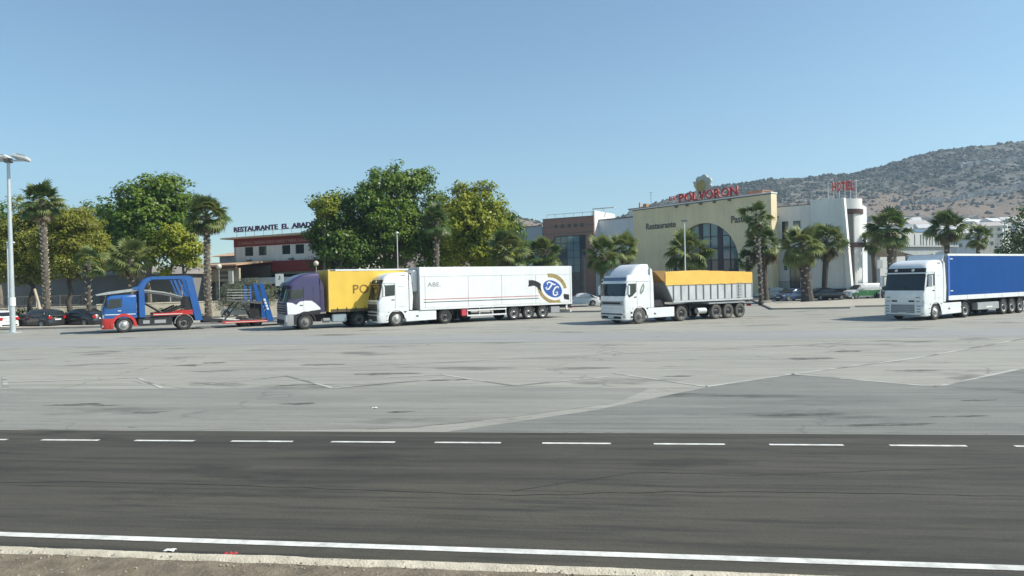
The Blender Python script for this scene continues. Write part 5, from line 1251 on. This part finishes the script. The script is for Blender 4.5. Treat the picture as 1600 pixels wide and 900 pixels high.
for i, (px, py, Y) in enumerate(HSPOTS):
    top = P(px, py, Y); wv, dv, hv = hr.uniform(6,10), hr.uniform(6,8), hr.uniform(4.5,7)
    rzz = hr.uniform(-.5,.5); kind = i % 3; flat = i % 4 == 0
    lab = '%s house below the hill, %s' % (('white','cream','grey')[kind], ('leftmost','second','third','fourth','fifth','sixth','seventh','eighth','ninth','tenth','eleventh','twelfth','thirteenth','fourteenth','fifteenth','sixteenth','seventeenth','eighteenth','nineteenth','twentieth')[sorted(range(len(HSPOTS)), key=lambda q: HSPOTS[q][0]).index(i)] + ' of the far houses from the left')
    z0 = top.z - hv
    t = thing('village_house', lab, 'house', (top.x, top.y, z0), rzz, 'village houses below the hill')
    wl = MB().box(-wv/2,wv/2,0,dv,-12,hv).build('wall', m_hw[kind], t)
    if flat: MB().box(-wv/2-.2,wv/2+.2,-.2,dv+.2,hv,hv+.3).build('roof', m_hw[0], t)
    else: MB().prism([(-.5,hv),(dv/2,hv+1.9),(dv+.5,hv)], -wv/2-.3, wv/2+.3, 'x').build('roof', m_hr[i % 2], t)
    for k in range(3):
        for q in range(2): MB().box(-wv/2+wv*(k+.5)/3-.5,-wv/2+wv*(k+.5)/3+.5,-.06,-.001,hv-2.2-2.9*q,hv-.8-2.9*q).build('window', m_wglass, t)
# ================================================================== trees
def leaves(name, pts, nrm, size, m, parent, aspect=.75, seed=0):
    """one mesh of leaf-sized quads"""
    g = np.random.default_rng(seed); n = len(pts); nrm = nrm/np.maximum(1e-6, np.linalg.norm(nrm, axis=1))[:,None]
    r = g.normal(size=(n,3)); a = np.cross(nrm, r); a /= np.maximum(1e-6, np.linalg.norm(a, axis=1))[:,None]; b = np.cross(nrm, a)
    s = size*g.uniform(.65,1.35,size=(n,1)); a = a*s*.5; b = b*s*.5*aspect
    fold = nrm*s*.12
    v = np.empty((n,4,3)); v[:,0] = pts-a; v[:,1] = pts-b+fold; v[:,2] = pts+a; v[:,3] = pts+b+fold
    me = bpy.data.meshes.new(name); me.vertices.add(n*4); me.vertices.foreach_set('co', v.reshape(-1).astype(np.float32))
    me.loops.add(n*4); me.loops.foreach_set('vertex_index', np.arange(n*4, dtype=np.int32))
    me.polygons.add(n); me.polygons.foreach_set('loop_start', np.arange(0,n*4,4,dtype=np.int32)); me.polygons.foreach_set('loop_total', np.full(n,4,dtype=np.int32))
    me.update(calc_edges=True); me.materials.append(m)
    return link(name, me, parent, kind='stuff')
def crown_points(lobes, nclump, per, cr, seed, flat=.8, inner=.25):
    """leaf clumps spread through the volume of the lobes, denser near the outside"""
    g = np.random.default_rng(seed); P_ = []; N_ = []
    vol = np.array([l[3]*l[4]*l[5] for l in lobes]); vol = vol**.8; vol /= vol.sum()
    for k in range(nclump):
        l = lobes[g.choice(len(lobes), p=vol)]; d = g.normal(size=3); d /= np.linalg.norm(d)
        rr = (1.10-(inner+.1)*g.random()) if g.random() < .80 else g.uniform(.3,.8)
        c = np.array(l[:3]) + d*np.array(l[3:6])*rr; r = cr*g.uniform(.42,1.35)
        if noise.noise((c[0]*.55+seed, c[1]*.55, c[2]*.55)) < -.24: continue          # gaps between the boughs
        m_ = int(per*g.uniform(.6,1.3)*(r/cr)**1.5)
        q = g.normal(size=(m_,3)); q /= np.linalg.norm(q, axis=1)[:,None]; rad = r*g.uniform(.45,1.05,size=(m_,1))
        P_.append(c + q*rad*np.array([1,1,flat])); N_.append(q*.75 + d*.4 + np.array([.42,-.12,.55]) + g.normal(size=(m_,3))*.5)     # leaves turn to the light
    return np.vstack(P_), np.vstack(N_)
m_bark = mat('plane_bark', (.20,.175,.14), .95, .35, 1.5, bump=.6, bscale=7)
m_barkd = mat('dark_bark', (.085,.07,.055), .95, .3, 2, bump=.6, bscale=9)
m_lf = leafmat('plane_leaves', (0.066, 0.135, 0.016), (0.165, 0.235, 0.03), 0.34, .38)
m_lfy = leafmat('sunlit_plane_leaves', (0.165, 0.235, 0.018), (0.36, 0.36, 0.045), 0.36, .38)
m_lfd = leafmat('deep_green_leaves', (0.048, 0.104, 0.016), (0.12, 0.18, 0.028), 0.32, .38)
m_pine = leafmat('pine_needles', (0.16, 0.185, 0.028), (0.27, 0.275, 0.045), 0.34, .38)
m_olive = leafmat('olive_leaves', (.10,.125,.075), (.17,.19,.12), .25)
def trunk_limbs(t, h, r, lobes, m, seed, lean=0.0):
    g = random.Random(seed); mb = MB()
    pts = [(lean*h*k/6 + g.uniform(-.08,.08)*k, g.uniform(-.08,.08)*k, h*k/6) for k in range(7)]
    mb.path(pts, [r*(1.25 if k == 0 else 1-.07*k) for k in range(7)], 10)
    tk = mb.build('trunk', m, t, smooth=60)
    for l in lobes:
        lm = MB(); a = Vector(pts[5 if g.random() < .5 else 4]); b = Vector(l[:3]); mid = (a+b)/2 + Vector((g.uniform(-.4,.4), g.uniform(-.4,.4), -.3))
        lm.path([a, mid, b, b + Vector((g.uniform(-.5,.5), g.uniform(-.5,.5), l[5]*.5))], [r*.55, r*.42, r*.25, r*.1], 7)
        for k in range(4):
            d = Vector((g.uniform(-1,1), g.uniform(-1,1), g.uniform(-.2,.9))); lm.path([b, b + Vector((d.x*l[3]*.4, d.y*l[4]*.4, d.z*l[5]*.4)), b + Vector((d.x*l[3]*.8, d.y*l[4]*.8, d.z*l[5]*.8))], [r*.22, r*.13, r*.05], 6)
        lm.build('limb', m, t, smooth=60)
    return tk
def tree(name, label, cat, Y, base_px, lobes_px, m_leaf, leaf=.30, nclump=260, per=46, cr=.85, bark=None, r=.32, th=None, seed=1, group=None, aspect=.75, dy=1.0, y0=0):
    """lobes in the photo: (px,py,radius px, radius px vertical, depth offset m); turned into real sizes at distance Y"""
    b = P(base_px, 440, Y); root = thing(name, label, cat, (b.x, b.y, y0), 0, group); k = Y/FPX; L = []
    for (px, py, rx, rz, oy) in lobes_px:
        c = P(px, py, Y+oy); L.append((c.x-b.x, c.y-b.y, c.z-y0, rx*k*1.08, rx*k*dy, rz*k*1.04))
    zmin = min(l[2]-l[5]*.5 for l in L); th = th or max(1.5, zmin+.8)
    trunk_limbs(root, th, r, L, bark or m_bark, seed)
    p, n = crown_points(L, nclump, per, cr, seed); p[:,2] = np.maximum(p[:,2], .35)
    leaves('crown', p, n, leaf, m_leaf, root, aspect, seed)
    return root
TB = 'broad-leaved trees behind the lorries'
tree('plane_tree', 'tall dark green plane tree, highest crown in the picture centre', 'tree', 88, 612, [(610,300,42,38,0),(580,330,36,36,-1),(645,310,38,40,1),(615,355,48,40,-1),(660,355,34,42,0),(590,395,40,26,0),(650,398,40,24,0),(612,272,24,16,0),(655,275,20,18,1)], m_lf, .36, 860, 50, .92, None, .38, seed=3, group=TB)
tree('plane_tree', 'plane tree with yellowish leaves at its top left, beside the restaurant', 'tree', 86, 530, [(520,330,30,30,0),(545,345,32,36,1),(515,370,28,30,0),(545,390,38,26,-1),(512,400,24,18,0)], m_lfd, .34, 600, 48, .88, None, .3, seed=5, group=TB)
tree('plane_tree', 'yellow-tipped low crown at the left end of the central trees', 'tree', 84, 508, [(508,318,17,16,0),(502,336,13,15,0)], m_lfy, .28, 90, 40, .6, None, .16, seed=6, group=TB)
tree('plane_tree', 'light green sunlit plane tree at the right end of the central trees', 'tree', 85, 742, [(722,325,28,32,0),(755,322,32,32,0),(735,355,38,34,-1),(768,362,28,38,0),(720,390,32,26,0),(765,395,36,24,-1),(715,300,12,14,0),(765,295,20,14,0)], m_lfy, .34, 740, 48, .86, None, .33, seed=7, group=TB)
tree('plane_tree', 'narrow green tree filling the gap behind the middle palm', 'tree', 92, 690, [(690,340,20,36,0),(692,385,26,34,0)], m_lf, .34, 280, 46, .85, None, .22, seed=8, group=TB)
tree('plane_tree', 'dull green tree behind the bushy palms left of the brick tower', 'tree', 92, 800, [(795,365,22,28,0),(800,400,28,24,0)], m_lfd, .32, 260, 46, .85, None, .22, seed=9, group=TB)
tree('broadleaf_tree', 'large dark green tree above the blue transporter cab', 'tree', 82, 232, [(225,310,38,34,0),(262,305,34,32,0),(190,340,34,36,0),(240,350,48,38,-1),(285,350,26,34,0),(200,385,38,32,0),(255,295,24,18,0)], m_lf, .34, 740, 48, .88, None, .34, seed=11, group=TB)
tree('broadleaf_tree', 'bright green low tree left of the ringed-trunk palm', 'tree', 78, 285, [(275,385,26,28,0),(255,400,24,24,0),(300,395,18,22,0)], m_lfy, .30, 260, 44, .72, None, .2, seed=12, group=TB)
tree('pine_tree', 'rounded olive-green pine tree left of the small slim palm', 'tree', 66, 108, [(120,365,38,38,0),(95,385,34,36,0),(135,395,30,30,0),(108,345,24,20,0),(110,415,38,18,0)], m_pine, .27, 640, 70, .62, m_barkd, .26, seed=14, aspect=.35, group=TB)
tree('pine_tree', 'olive-green pine tree behind the tall floodlight mast', 'tree', 70, 45, [(48,335,32,28,0),(40,370,34,34,0),(62,400,32,32,0),(20,395,28,28,0),(40,425,36,18,0)], m_pine, .27, 640, 70, .65, m_barkd, .26, seed=15, aspect=.35, group=TB)
tree('broadleaf_tree', 'dark leafy tree cut by the left edge of the picture', 'tree', 76, 0, [(-5,350,24,32,0),(5,390,26,28,0),(-40,360,40,50,0)], m_lfd, .3, 220, 44, .85, None, .28, seed=16, group=TB)
tree('broadleaf_tree', 'dark green tree between the pines and the large dark tree', 'tree', 88, 175, [(168,345,24,26,0),(150,370,30,36,0),(180,390,36,30,0),(140,335,18,16,0)], m_lfd, .3, 220, 44, .85, None, .25, seed=17, group=TB)
tree('broadleaf_tree', 'dark tree cut by the right edge behind the blue trailer', 'tree', 76, 1606, [(1592,372,20,26,0),(1612,352,26,30,0),(1585,392,22,16,0),(1640,370,34,44,0)], m_lfd, .24, 240, 44, .7, None, .25, seed=18, group=TB)
tree('olive_tree', 'grey-green olive bush behind the raised transporter trailer', 'bush', 66, 388, [(365,458,20,14,0),(392,452,24,16,0),(415,460,18,14,0),(382,472,32,14,0),(352,474,14,12,0)], m_olive, .13, 330, 60, .42, m_barkd, .12, seed=19, aspect=.35, th=1.2)
# ---------------------------------------------------------------- leaning trunk among the pines
b = P(66, 480, 62); 
lt = thing('leaning_trunk', 'bare pale trunk leaning left against the tall palm', 'tree', (b.x, b.y, 0)); tip = P(54,452,63) - b; tip.z = P(54,452,63).z
MB().path([(0,0,0), (tip.x*.5,tip.y*.5,tip.z*.6), (tip.x,tip.y,tip.z)], [.13,.12,.11], 9).build('trunk', mat('bare_wood', (.45,.38,.27), .9, .2, 2, bump=.3), lt, smooth=60)
# ================================================================== palms
m_pg = leafmat('palm_green', (.055,.100,.028), (.115,.165,.050), .34, .4)
m_pl = leafmat('palm_highlight_green', (.14,.185,.055), (.25,.265,.095), .36, .4)  # light green that also paints glossy sun highlights onto some fronds
m_pd = leafmat('palm_dry', (.20,.165,.10), (.33,.28,.18), .2, .8)
m_ptrunk = mat('palm_trunk', (.115,.095,.075), .95, .35, 1.8, bump=.5, bscale=8)
m_pboot = mat('palm_leaf_base', (.52,.46,.37), .95, .35, 3, bump=.4)
m_ptd = mat('palm_trunk_dark', (.085,.072,.062), .95, .3, 2.5, bump=.5)
def frond_mesh(name, m, seed, petiole=.75, blade=.75, droop=.5, nseg=15, fold=.18, spread=105):
    """fan leaf: petiole along +x from the origin, then a pleated fan of narrow drooping fingers"""
    g = random.Random(seed); mb = MB()
    mb.path([(0,0,0),(petiole*.5,0,.05),(petiole,0,.02)], [.022,.016,.012], 5)
    for k in range(nseg):
        a = R(-spread + 2*spread*k/(nseg-1)); L = blade*(1-.18*abs(a)/PI*2)*g.uniform(.88,1.08); w_ = .085*blade/.75
        d = Vector((math.cos(a), math.sin(a), 0)); s = Vector((-d.y, d.x, 0))
        p0 = Vector((petiole-.02, 0, .02)); p1 = p0 + d*L*.42 + Vector((0,0,.03)); p2 = p0 + d*L*.74 + Vector((0,0,-.10*droop*L)); p3 = p0 + d*L + Vector((0,0,-.42*droop*L*g.uniform(.7,1.3)))
        z = fold*w_*(1 if k % 2 else -1)
        mb.add([p0, p1+s*w_+Vector((0,0,z)), p1-s*w_-Vector((0,0,z)), p2+s*w_*.5, p2-s*w_*.5, p3], [(0,2,1),(1,2,4,3),(3,4,5)])
    return mb.mesh(name, m, merge=False)
FG = [frond_mesh('frond', m_pg, i, .74+.08*i, .70, .3+.3*i) for i in range(3)]
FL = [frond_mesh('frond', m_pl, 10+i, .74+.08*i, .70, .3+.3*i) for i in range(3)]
FD = [frond_mesh('dry_frond', m_pd, 20+i, .55, .85, .25, 9, .3, 38) for i in range(2)]
def palm(label, Y, base_px, top, rad_px, n=46, dry=14, trunk_r=.2, boots=0, mt=None, light=.45, seed=1, base_py=None, spread=1.0, skirt=1.0, swell=1.0, group='fan palms on the lot', yb=.14, upright=0.0):
    k = Y/FPX; b = P(base_px, 440, Y); c = P(top[0], top[1]+rad_px*.18, Y); g = random.Random(seed)
    t = thing('fan_palm', label, 'palm tree', (b.x, b.y, 0), 0, group)
    h = c.z; off = c.x-b.x; rad = rad_px*k; mb = MB(); n_ = max(14, int(h/.16)); pts = []; rs = []
    for i in range(n_+1):
        f = i/n_; pts.append((off*f**1.5, .1*math.sin(f*3+seed), h*f)); rs.append(trunk_r*(swell*1.35-.35*swell*min(1,f*5) if f < .2 else swell+(1-swell)*min(1,(f-.2)*2))*(1+.05*(i % 2)))
    mb.path(pts, rs, 10).build('trunk', mt or m_ptrunk, t, smooth=25)
    if boots:
        bb = MB()
        for i in range(boots):
            f = (i/boots)*.98; x = off*f**1.5; z = h*f; a = i*2.39996; r_ = trunk_r*1.02; d = Vector((math.cos(a), math.sin(a), 0)); s = Vector((-d.y, d.x, 0)); q = Vector((x, .1*math.sin(f*3+seed), z)) + d*r_*.9
            bb.add([q-s*.13, q+s*.13, q+s*.09+d*.15+Vector((0,0,.19)), q-s*.09+d*.15+Vector((0,0,.19)), q+Vector((0,0,.11))-d*.03], [(0,1,2,3),(1,4,2),(0,3,4),(3,2,4)])
        bb.build('leaf_bases', m_pboot, t, merge=False)['kind'] = 'stuff'
    sc = rad/1.34
    def put(ml, pitch, az, s, name):
        e = Matrix.Translation((off, .1*math.sin(3+seed), h-.12*(pitch < 0))) @ Matrix.Rotation(az, 4, 'Z') @ Matrix.Rotation(-pitch, 4, 'Y') @ Matrix.Rotation(g.uniform(-.75,.75), 4, 'X') @ Matrix.Scale(s, 4)
        link(name, ml, t, mw=e)
    n = int(n*.92); dry = int(dry*.6)
    for i in range(n):
        f = (i+.5)/n; pitch = R(80 - (124+14*(seed % 3))*f**.95 + upright*20) + g.uniform(-.22,.22); az = i*2.39996 + g.uniform(-.3,.3)
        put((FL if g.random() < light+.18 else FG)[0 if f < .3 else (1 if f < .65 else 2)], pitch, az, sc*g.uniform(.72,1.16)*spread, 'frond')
    for i in range(dry):
        put(FD[i % 2], R(-70) + g.uniform(-.26,.3), i*2.39996*1.3, sc*g.uniform(.75,1.05)*skirt, 'dry_frond')
    return t
palm('tall palm with criss-cross leaf bases on its trunk, left of the pines', 60, 71, (66,308), 33, 54, 26, .23, 130, None, .5, 1)
palm('slim small palm with sparse star-shaped crown beside the blue cab', 57, 137, (140,402), 27, 22, 4, .16, 30, m_ptd, .3, 2)
palm('short palm with bright fronds behind the blue cab', 62, 205, (205,398), 36, 40, 10, .26, 40, None, .85, 3)
palm('tall palm with ringed trunk between transporter and restaurant', 62, 325, (322,330), 33, 60, 24, .25, 120, None, .55, 4)
palm('tall palm standing before the central plane trees', 74, 682, (682,340), 27, 46, 20, .27, 60, None, .12, 5)
palm('bushy low palm above the middle of the white box trailer', 76, 790, (790,385), 36, 52, 28, .34, 0, None, .55, 6)
palm('bushy low palm just left of the brick tower glazing', 78, 848, (848,392), 31, 48, 24, .34, 0, None, .5, 7)
palm('palm with pale hanging fronds right of the brick tower', 72, 942, (940,390), 29, 46, 18, .24, 30, None, .35, 8)
palm('palm next to the link block, behind the tipper cab', 76, 975, (974,386), 31, 46, 20, .26, 30, None, .6, 9)
palm('low palm before the left half of the big arch', 76, 1077, (1076,386), 36, 50, 16, .3, 20, None, .5, 10)
palm('tall slender palm in front of the right end of the cream hall', 70, 1188, (1182,332), 26, 30, 4, .19, 60, m_ptd, .12, 11)
palm('stout palm with long dry skirt behind the tall slender palm', 80, 1196, (1192,372), 28, 42, 44, .3, 0, None, .3, 12, skirt=1.45)
palm('small low palm at the right foot of the big arch', 82, 1168, (1168,402), 18, 30, 8, .18, 0, None, .3, 13)
palm('palm with very thick dark trunk before the hotel wing', 75, 1262, (1252,378), 34, 52, 20, .52, 60, m_ptd, .65, 14, swell=1.0)
palm('palm with smooth dark trunk before the hotel corner block', 84, 1288, (1291,372), 31, 48, 20, .33, 0, m_ptd, .6, 15)
palm('broad palm with heavy dry skirt right of the hotel', 80, 1391, (1389,350), 34, 54, 34, .3, 40, None, .4, 16)
palm('dark bushy palm directly right of the hotel balconies', 88, 1366, (1364,372), 20, 36, 14, .25, 0, None, .1, 17)
palm('dark round palm above the front of the blue trailer', 86, 1481, (1480,350), 29, 50, 26, .3, 30, m_ptd, .1, 18)
palm('small fresh green palm above the blue trailer', 92, 1528, (1529,366), 22, 40, 10, .22, 20, None, .5, 19)
# ================================================================== lamp posts and poles
m_galv = mat('galvanised_steel', (.52,.56,.57), .45, .12, 2, metal=.3)
def mast(name, label, Y, px, base_py, top_py, r0, r1, heads=None, m=None, cat='lamp post'):
    b = P(px, 440, Y); t = thing(name, label, cat, (b.x, b.y, 0)); h = P(px, top_py, Y).z
    MB().path([(0,0,0),(0,0,.25),(0,0,h*.5),(0,0,h)], [r0*1.02,r0,(r0+r1)/2,r1], 12).build('pole', m or m_galv, t, smooth=60)
    MB().box(-r0*2,r0*2,-r0*2,r0*2,.0,.05).build('base_plate', m or m_galv, t)
    return t, h
t, h = mast('floodlight_mast', 'tall grey mast with two floodlight heads at the left edge', 50, 18, 520, 251, .19, .10)
MB().box(-.75,1.1,-.05,.05,h-.06,h+.05).build('cross_arm', m_galv, t)
for x, a in ((-.45, R(6)), (.95, R(-14))):
    e = Matrix.Translation((x, -.1, h+.1)) @ Matrix.Rotation(-a, 4, 'Y') @ Matrix.Rotation(R(-12), 4, 'X')
    o = MB().box(-.55,.55,-.32,.32,-.02,.20).build('lamp_head', m_post, t, bevel=.05, smooth=40); o.matrix_local = e
    q = MB().box(-.48,.48,-.27,.27,-.05,-.021).build('lens', m_lamp, o)
    q2 = MB().box(-.3,.3,-.2,.2,.2,.27).build('ballast_box', m_trim, o)
MB().box(-.22,.22,-.2,.2,h-.15,h+.18).build('ballast_box', m_trim, t, bevel=.03)
MB().lathe([(.195,1.9),(.215,1.91),(.215,2.5),(.2,2.51)], 12, 'z').build('sticker_band', m_white2, t)
t, h = mast('lamp_post', 'thin grey lamp post with small head behind the floodlight mast', 56, 13, 513, 380, .075, .05)
MB().box(-.05,.55,-.12,.12,h-.02,h+.12).build('lamp_head', m_post, t, bevel=.03)
t, h = mast('lamp_post', 'thin pale pole rising behind the yellow trailer before the plane trees', 80, 622, 490, 365, .07, .05, m=m_post)
MB().lathe([(0,h+.25),(.14,h+.2),(.2,h+.05),(.1,h-.02),(0,h-.02)], 12, 'z').build('lamp_head', m_post, t)
t, h = mast('lamp_post', 'thin pale pole in front of the big arch', 68, 1071, 480, 346, .075, .055, m=m_post)
MB().box(-.28,.28,-.12,.12,h,h+.13).build('lamp_head', m_trim, t, bevel=.03)
t, h = mast('lamp_post', 'thin grey pole above the blue trailer at the right', 80, 1571, 480, 345, .09, .06)
MB().box(-.35,.15,-.12,.12,h,h+.13).build('lamp_head', m_post, t, bevel=.03)
for px, py, Y, lab in ((342,416,76,'white globe lamp on a thin post before the porch'), (494,411,80,'white globe lamp at the right corner of the maroon and white restaurant')):
    t, h = mast('globe_lamp', lab, Y, px+.5, 480, py+4, .038, .03, m=m_galv)
    MB().sphere((0,0,h+.25), .30, n=16, m=10).build('globe', mat('opal_globe', (.55,.51,.44), .3, .05, 3), t, smooth=60)
    MB().lathe([(0,h-.05),(.13,h-.05),(.15,h),(.09,h+.05),(0,h+.05)], 10, 'z').build('collar', m_trim, t)
t, h = mast('sign_post', 'small white sign on a thin post right of the hotel', 82, 1375, 470, 402, .05, .05, m=m_post, cat='sign')
MB().box(-.32,.32,-.08,-.04,h-1.3,h-.3).build('panel', MATS['sign_white'], t)
# hedge of low shrubs along the pavement behind the lorries
def shrub(label, Y, px, w_px, h_m, seed, m):
    b = P(px, 440, Y); t = thing('shrub', label, 'shrub', (b.x, b.y, 0), 0, 'low shrubs by the buildings'); k = Y/FPX; w_ = w_px*k
    L = [(-w_*.5,0,h_m*.5,w_*.4,.7,h_m*.45),(0,.1,h_m*.58,w_*.4,.8,h_m*.5),(w_*.5,0,h_m*.5,w_*.4,.7,h_m*.42)]
    MB().path([(0,0,0),(0,0,h_m*.4)], [.06,.04], 6).path([(-.1,0,0),(-w_*.4,0,h_m*.5)], [.05,.03], 6).path([(.1,0,0),(w_*.4,0,h_m*.5)], [.05,.03], 6).build('stem', m_barkd, t)
    p, n = crown_points(L, 90, 44, .38, seed); p[:,2] = np.maximum(p[:,2], .05); leaves('crown', p, n, .16, m, t, .6, seed)
for i, (px, Y, wp, hh, m, lab) in enumerate(((96,66,34,1.2,m_lfd,'dark low shrub between the two left palms'), (180,67,40,1.3,m_lfd,'dark low shrub behind the transporter cab'), (250,69,34,1.1,m_olive,'grey-green low shrub inside the transporter frame'), (30,66,36,1.2,m_lfd,'dark low shrub behind the white car at the left edge'),
        (1010,84,26,1.6,m_lfd,'dark shrub behind the tipper cab'), (1120,84,40,1.4,m_lfd,'dark shrub before the big arch'), (1310,87,30,.9,m_lfd,'dark shrub at the plinth of the hotel corner'), (1366,90,26,1.6,m_lfd,'dark shrub right of the green van'))):
    shrub(lab, Y, px, wp, hh, 60+i, m)
# ================================================================== hills
RIDGE = [(600,352),(700,346),(760,342),(812,340),(845,349),(900,352),(960,346),(1000,328),(1020,320),(1050,312),(1080,302),(1120,294),(1200,282),(1240,279),(1300,273),(1345,271),(1400,257),(1450,241),(1500,232),(1540,228),(1600,221),(1700,210),(1800,214),(1950,240),(2150,300),(2400,370)]
YR = 780.0
rx = [P(px, py, YR).x for px, py in RIDGE]; rz_ = [P(px, py, YR).z for px, py in RIDGE]
def hill_h(x, y):
    top = float(np.interp(x, rx, rz_)); f = (y-360)/(YR-360)
    if y <= YR: s = max(0, f); prof = .10*s + .90*(s**1.35)*(1 if s < 1 else 1)
    else: prof = max(0, 1-((y-YR)/520)**1.6)
    n = 7*noise.noise((x*.010, y*.010, .3)) + 5*abs(noise.noise((x*.024, y*.024, 3))) + 2.4*noise.noise((x*.06, y*.06, 5)) + 1.2*noise.noise((x*.15, y*.15, 7))
    edge = min(1, max(0, f)*2.5)
    fade = 1 if abs(f-1) > .25 else .35+.65*abs(f-1)/.25
    return max(-1.0, top*prof + n*edge*fade*min(1, top/40))
mb = MB(); NX, NY = 230, 110; x0, x1, y0, y1 = -220, 1250, 340, 1280; rows = []
for j in range(NY+1):
    y = y0 + (y1-y0)*(j/NY)**1.25
    rows.append([(x0+(x1-x0)*i/NX, y, hill_h(x0+(x1-x0)*i/NX, y)) for i in range(NX+1)])
mb.loft(rows, cap=False, closed=False)
def hillmat():
    m = bpy.data.materials.new('hillside'); m.use_nodes = True; t = m.node_tree; b = t.nodes['Principled BSDF']; b.inputs['Roughness'].default_value = .95; b.inputs['Specular IOR Level'].default_value = .1
    N, L = t.nodes.new, t.links.new; tc = N('ShaderNodeTexCoord')
    def noi(s, d=6, r=.65):
        n = N('ShaderNodeTexNoise'); n.inputs['Scale'].default_value = s; n.inputs['Detail'].default_value = d; n.inputs['Roughness'].default_value = r; L(tc.outputs['Object'], n.inputs['Vector']); return n.outputs[0]
    def rng(src, a, c, lo, hi):
        r = N('ShaderNodeMapRange'); r.inputs[1].default_value = a; r.inputs[2].default_value = c; r.inputs[3].default_value = lo; r.inputs[4].default_value = hi; L(src, r.inputs[0]); return r.outputs[0]
    def mix(f, a, c):
        x = N('ShaderNodeMix'); x.data_type = 'RGBA'; L(f, x.inputs[0])
        for i, q in ((6, a), (7, c)):
            if isinstance(q, tuple): x.inputs[i].default_value = (*q, 1)
            else: L(q, x.inputs[i])
        return x.outputs[2]
    sp = N('ShaderNodeSeparateXYZ'); L(tc.outputs['Object'], sp.inputs[0])
    c = mix(rng(noi(.012), .4, .62, 0, 1), (.265,.198,.15), (.225,.178,.135))
    # grey limestone higher up, dry brown grass low down
    ad = N('ShaderNodeMath'); ad.operation = 'ADD'; L(rng(sp.outputs[2], 50, 100, -.30, .24), ad.inputs[0]); L(noi(.016, 8, .7), ad.inputs[1])
    c = mix(rng(ad.outputs[0], .46, .62, 0, .9), c, (.19,.185,.17))
    c = mix(rng(noi(.05, 8, .75), .54, .66, 0, .85), c, (.30,.295,.28))
    ad2 = N('ShaderNodeMath'); ad2.operation = 'ADD'; L(rng(sp.outputs[2], 50, 92, -.24, .06), ad2.inputs[0]); L(noi(.085, 6, .75), ad2.inputs[1])
    c = mix(rng(ad2.outputs[0], .50, .58, 0, .9), c, (.055,.062,.038))
    L(c, b.inputs['Base Color'])
    bp = N('ShaderNodeBump'); bp.inputs['Strength'].default_value = .9; bp.inputs['Distance'].default_value = 3.0; L(noi(.09, 8, .8), bp.inputs['Height']); L(bp.outputs[0], b.inputs['Normal'])
    return m
mb.build('hill', hillmat(), merge=False, smooth=60, kind='structure')
# scattered holm-oak scrub
g = random.Random(21); sb = MB(); cnt = 0
while cnt < 11500:
    x, y = g.uniform(-100, 760), g.uniform(420, 800)
    hh = hill_h(x, y); dens = .07 + .90*min(1, max(0, hh-55)/40)
    if g.random() > dens or noise.noise((x*.014, y*.014, 8)) + .7*noise.noise((x*.05, y*.05, 2)) < g.uniform(-.5,.25): continue
    r = g.choice((.5,.6,.8,.9,1.1,1.3,1.6,2.1)); 
    vs = []
    ph = [g.uniform(.7,1.3) for _ in range(12)]
    o = len(sb.v)
    for k in range(5):
        a = 2*PI*k/5+g.random(); vs.append((x+r*ph[k]*math.cos(a), y+r*ph[k]*math.sin(a), hh-.4))
    for k in range(5):
        a = 2*PI*(k+.5)/5; vs.append((x+r*.95*ph[k+5]*math.cos(a), y+r*.95*ph[k+5]*math.sin(a), hh+r*.6*ph[k]))
    vs.append((x, y, hh+r*1.15*ph[11]))
    sb.add(vs, [(k,(k+1)%5,5+k) for k in range(5)] + [((k+1)%5,5+(k+1)%5,5+k) for k in range(5)] + [(5+k,5+(k+1)%5,10) for k in range(5)])
    cnt += 1
sb.build('scrub', leafmat('scrub_green', (.050,.056,.042), (.10,.102,.078), .0, .9, .01), merge=False, kind='stuff', label='dark green scrub and small oaks scattered over the hillside', category='scrub')
# pale limestone outcrops on the right shoulder of the hill
rk = MB()
for i in range(900):
    if i < 450: q = P(g.gauss(1540,40), g.gauss(278,7), 640)
    elif i < 600: q = P(g.gauss(1560,40), g.gauss(246,6), 720)
    else: q = P(g.gauss(1420,45), g.gauss(305,12), 560)
    hh = hill_h(q.x, q.y); r = g.uniform(1.0,3.2)
    vs = [(q.x+r*sx*g.uniform(.6,1.2), q.y+r*sy*g.uniform(.5,1), hh-1+(r*1.5*g.uniform(.6,1.3) if sz else 0)) for sz in (0,1) for sx, sy in ((-1,-1),(1,-1),(1,1),(-1,1))]
    rk.add(vs, [(0,3,2,1),(4,5,6,7),(0,1,5,4),(1,2,6,5),(2,3,7,6),(3,0,4,7)])
rk.build('limestone_outcrop', mat('limestone', (.27,.268,.255), .95, .25, .1), merge=False, kind='stuff', label='pale grey limestone outcrops on the hillside', category='rocks')
# ================================================================== air
hz = MB().box(-2600,2600,-40,2600,-4,330).build('haze', None, merge=False, kind='stuff', label='thin bluish summer haze over the plain', category='haze')
m = bpy.data.materials.new('haze_air'); m.use_nodes = True; t = m.node_tree; t.nodes.remove(t.nodes['Principled BSDF'])
pvm = t.nodes.new('ShaderNodeVolumePrincipled'); pvm.inputs['Color'].default_value = (.62,.80,1,1); pvm.inputs['Density'].default_value = .00030; pvm.inputs['Anisotropy'].default_value = .2
t.links.new(pvm.outputs[0], [n for n in t.nodes if n.type == 'OUTPUT_MATERIAL'][0].inputs['Volume']); hz.data.materials.append(m)
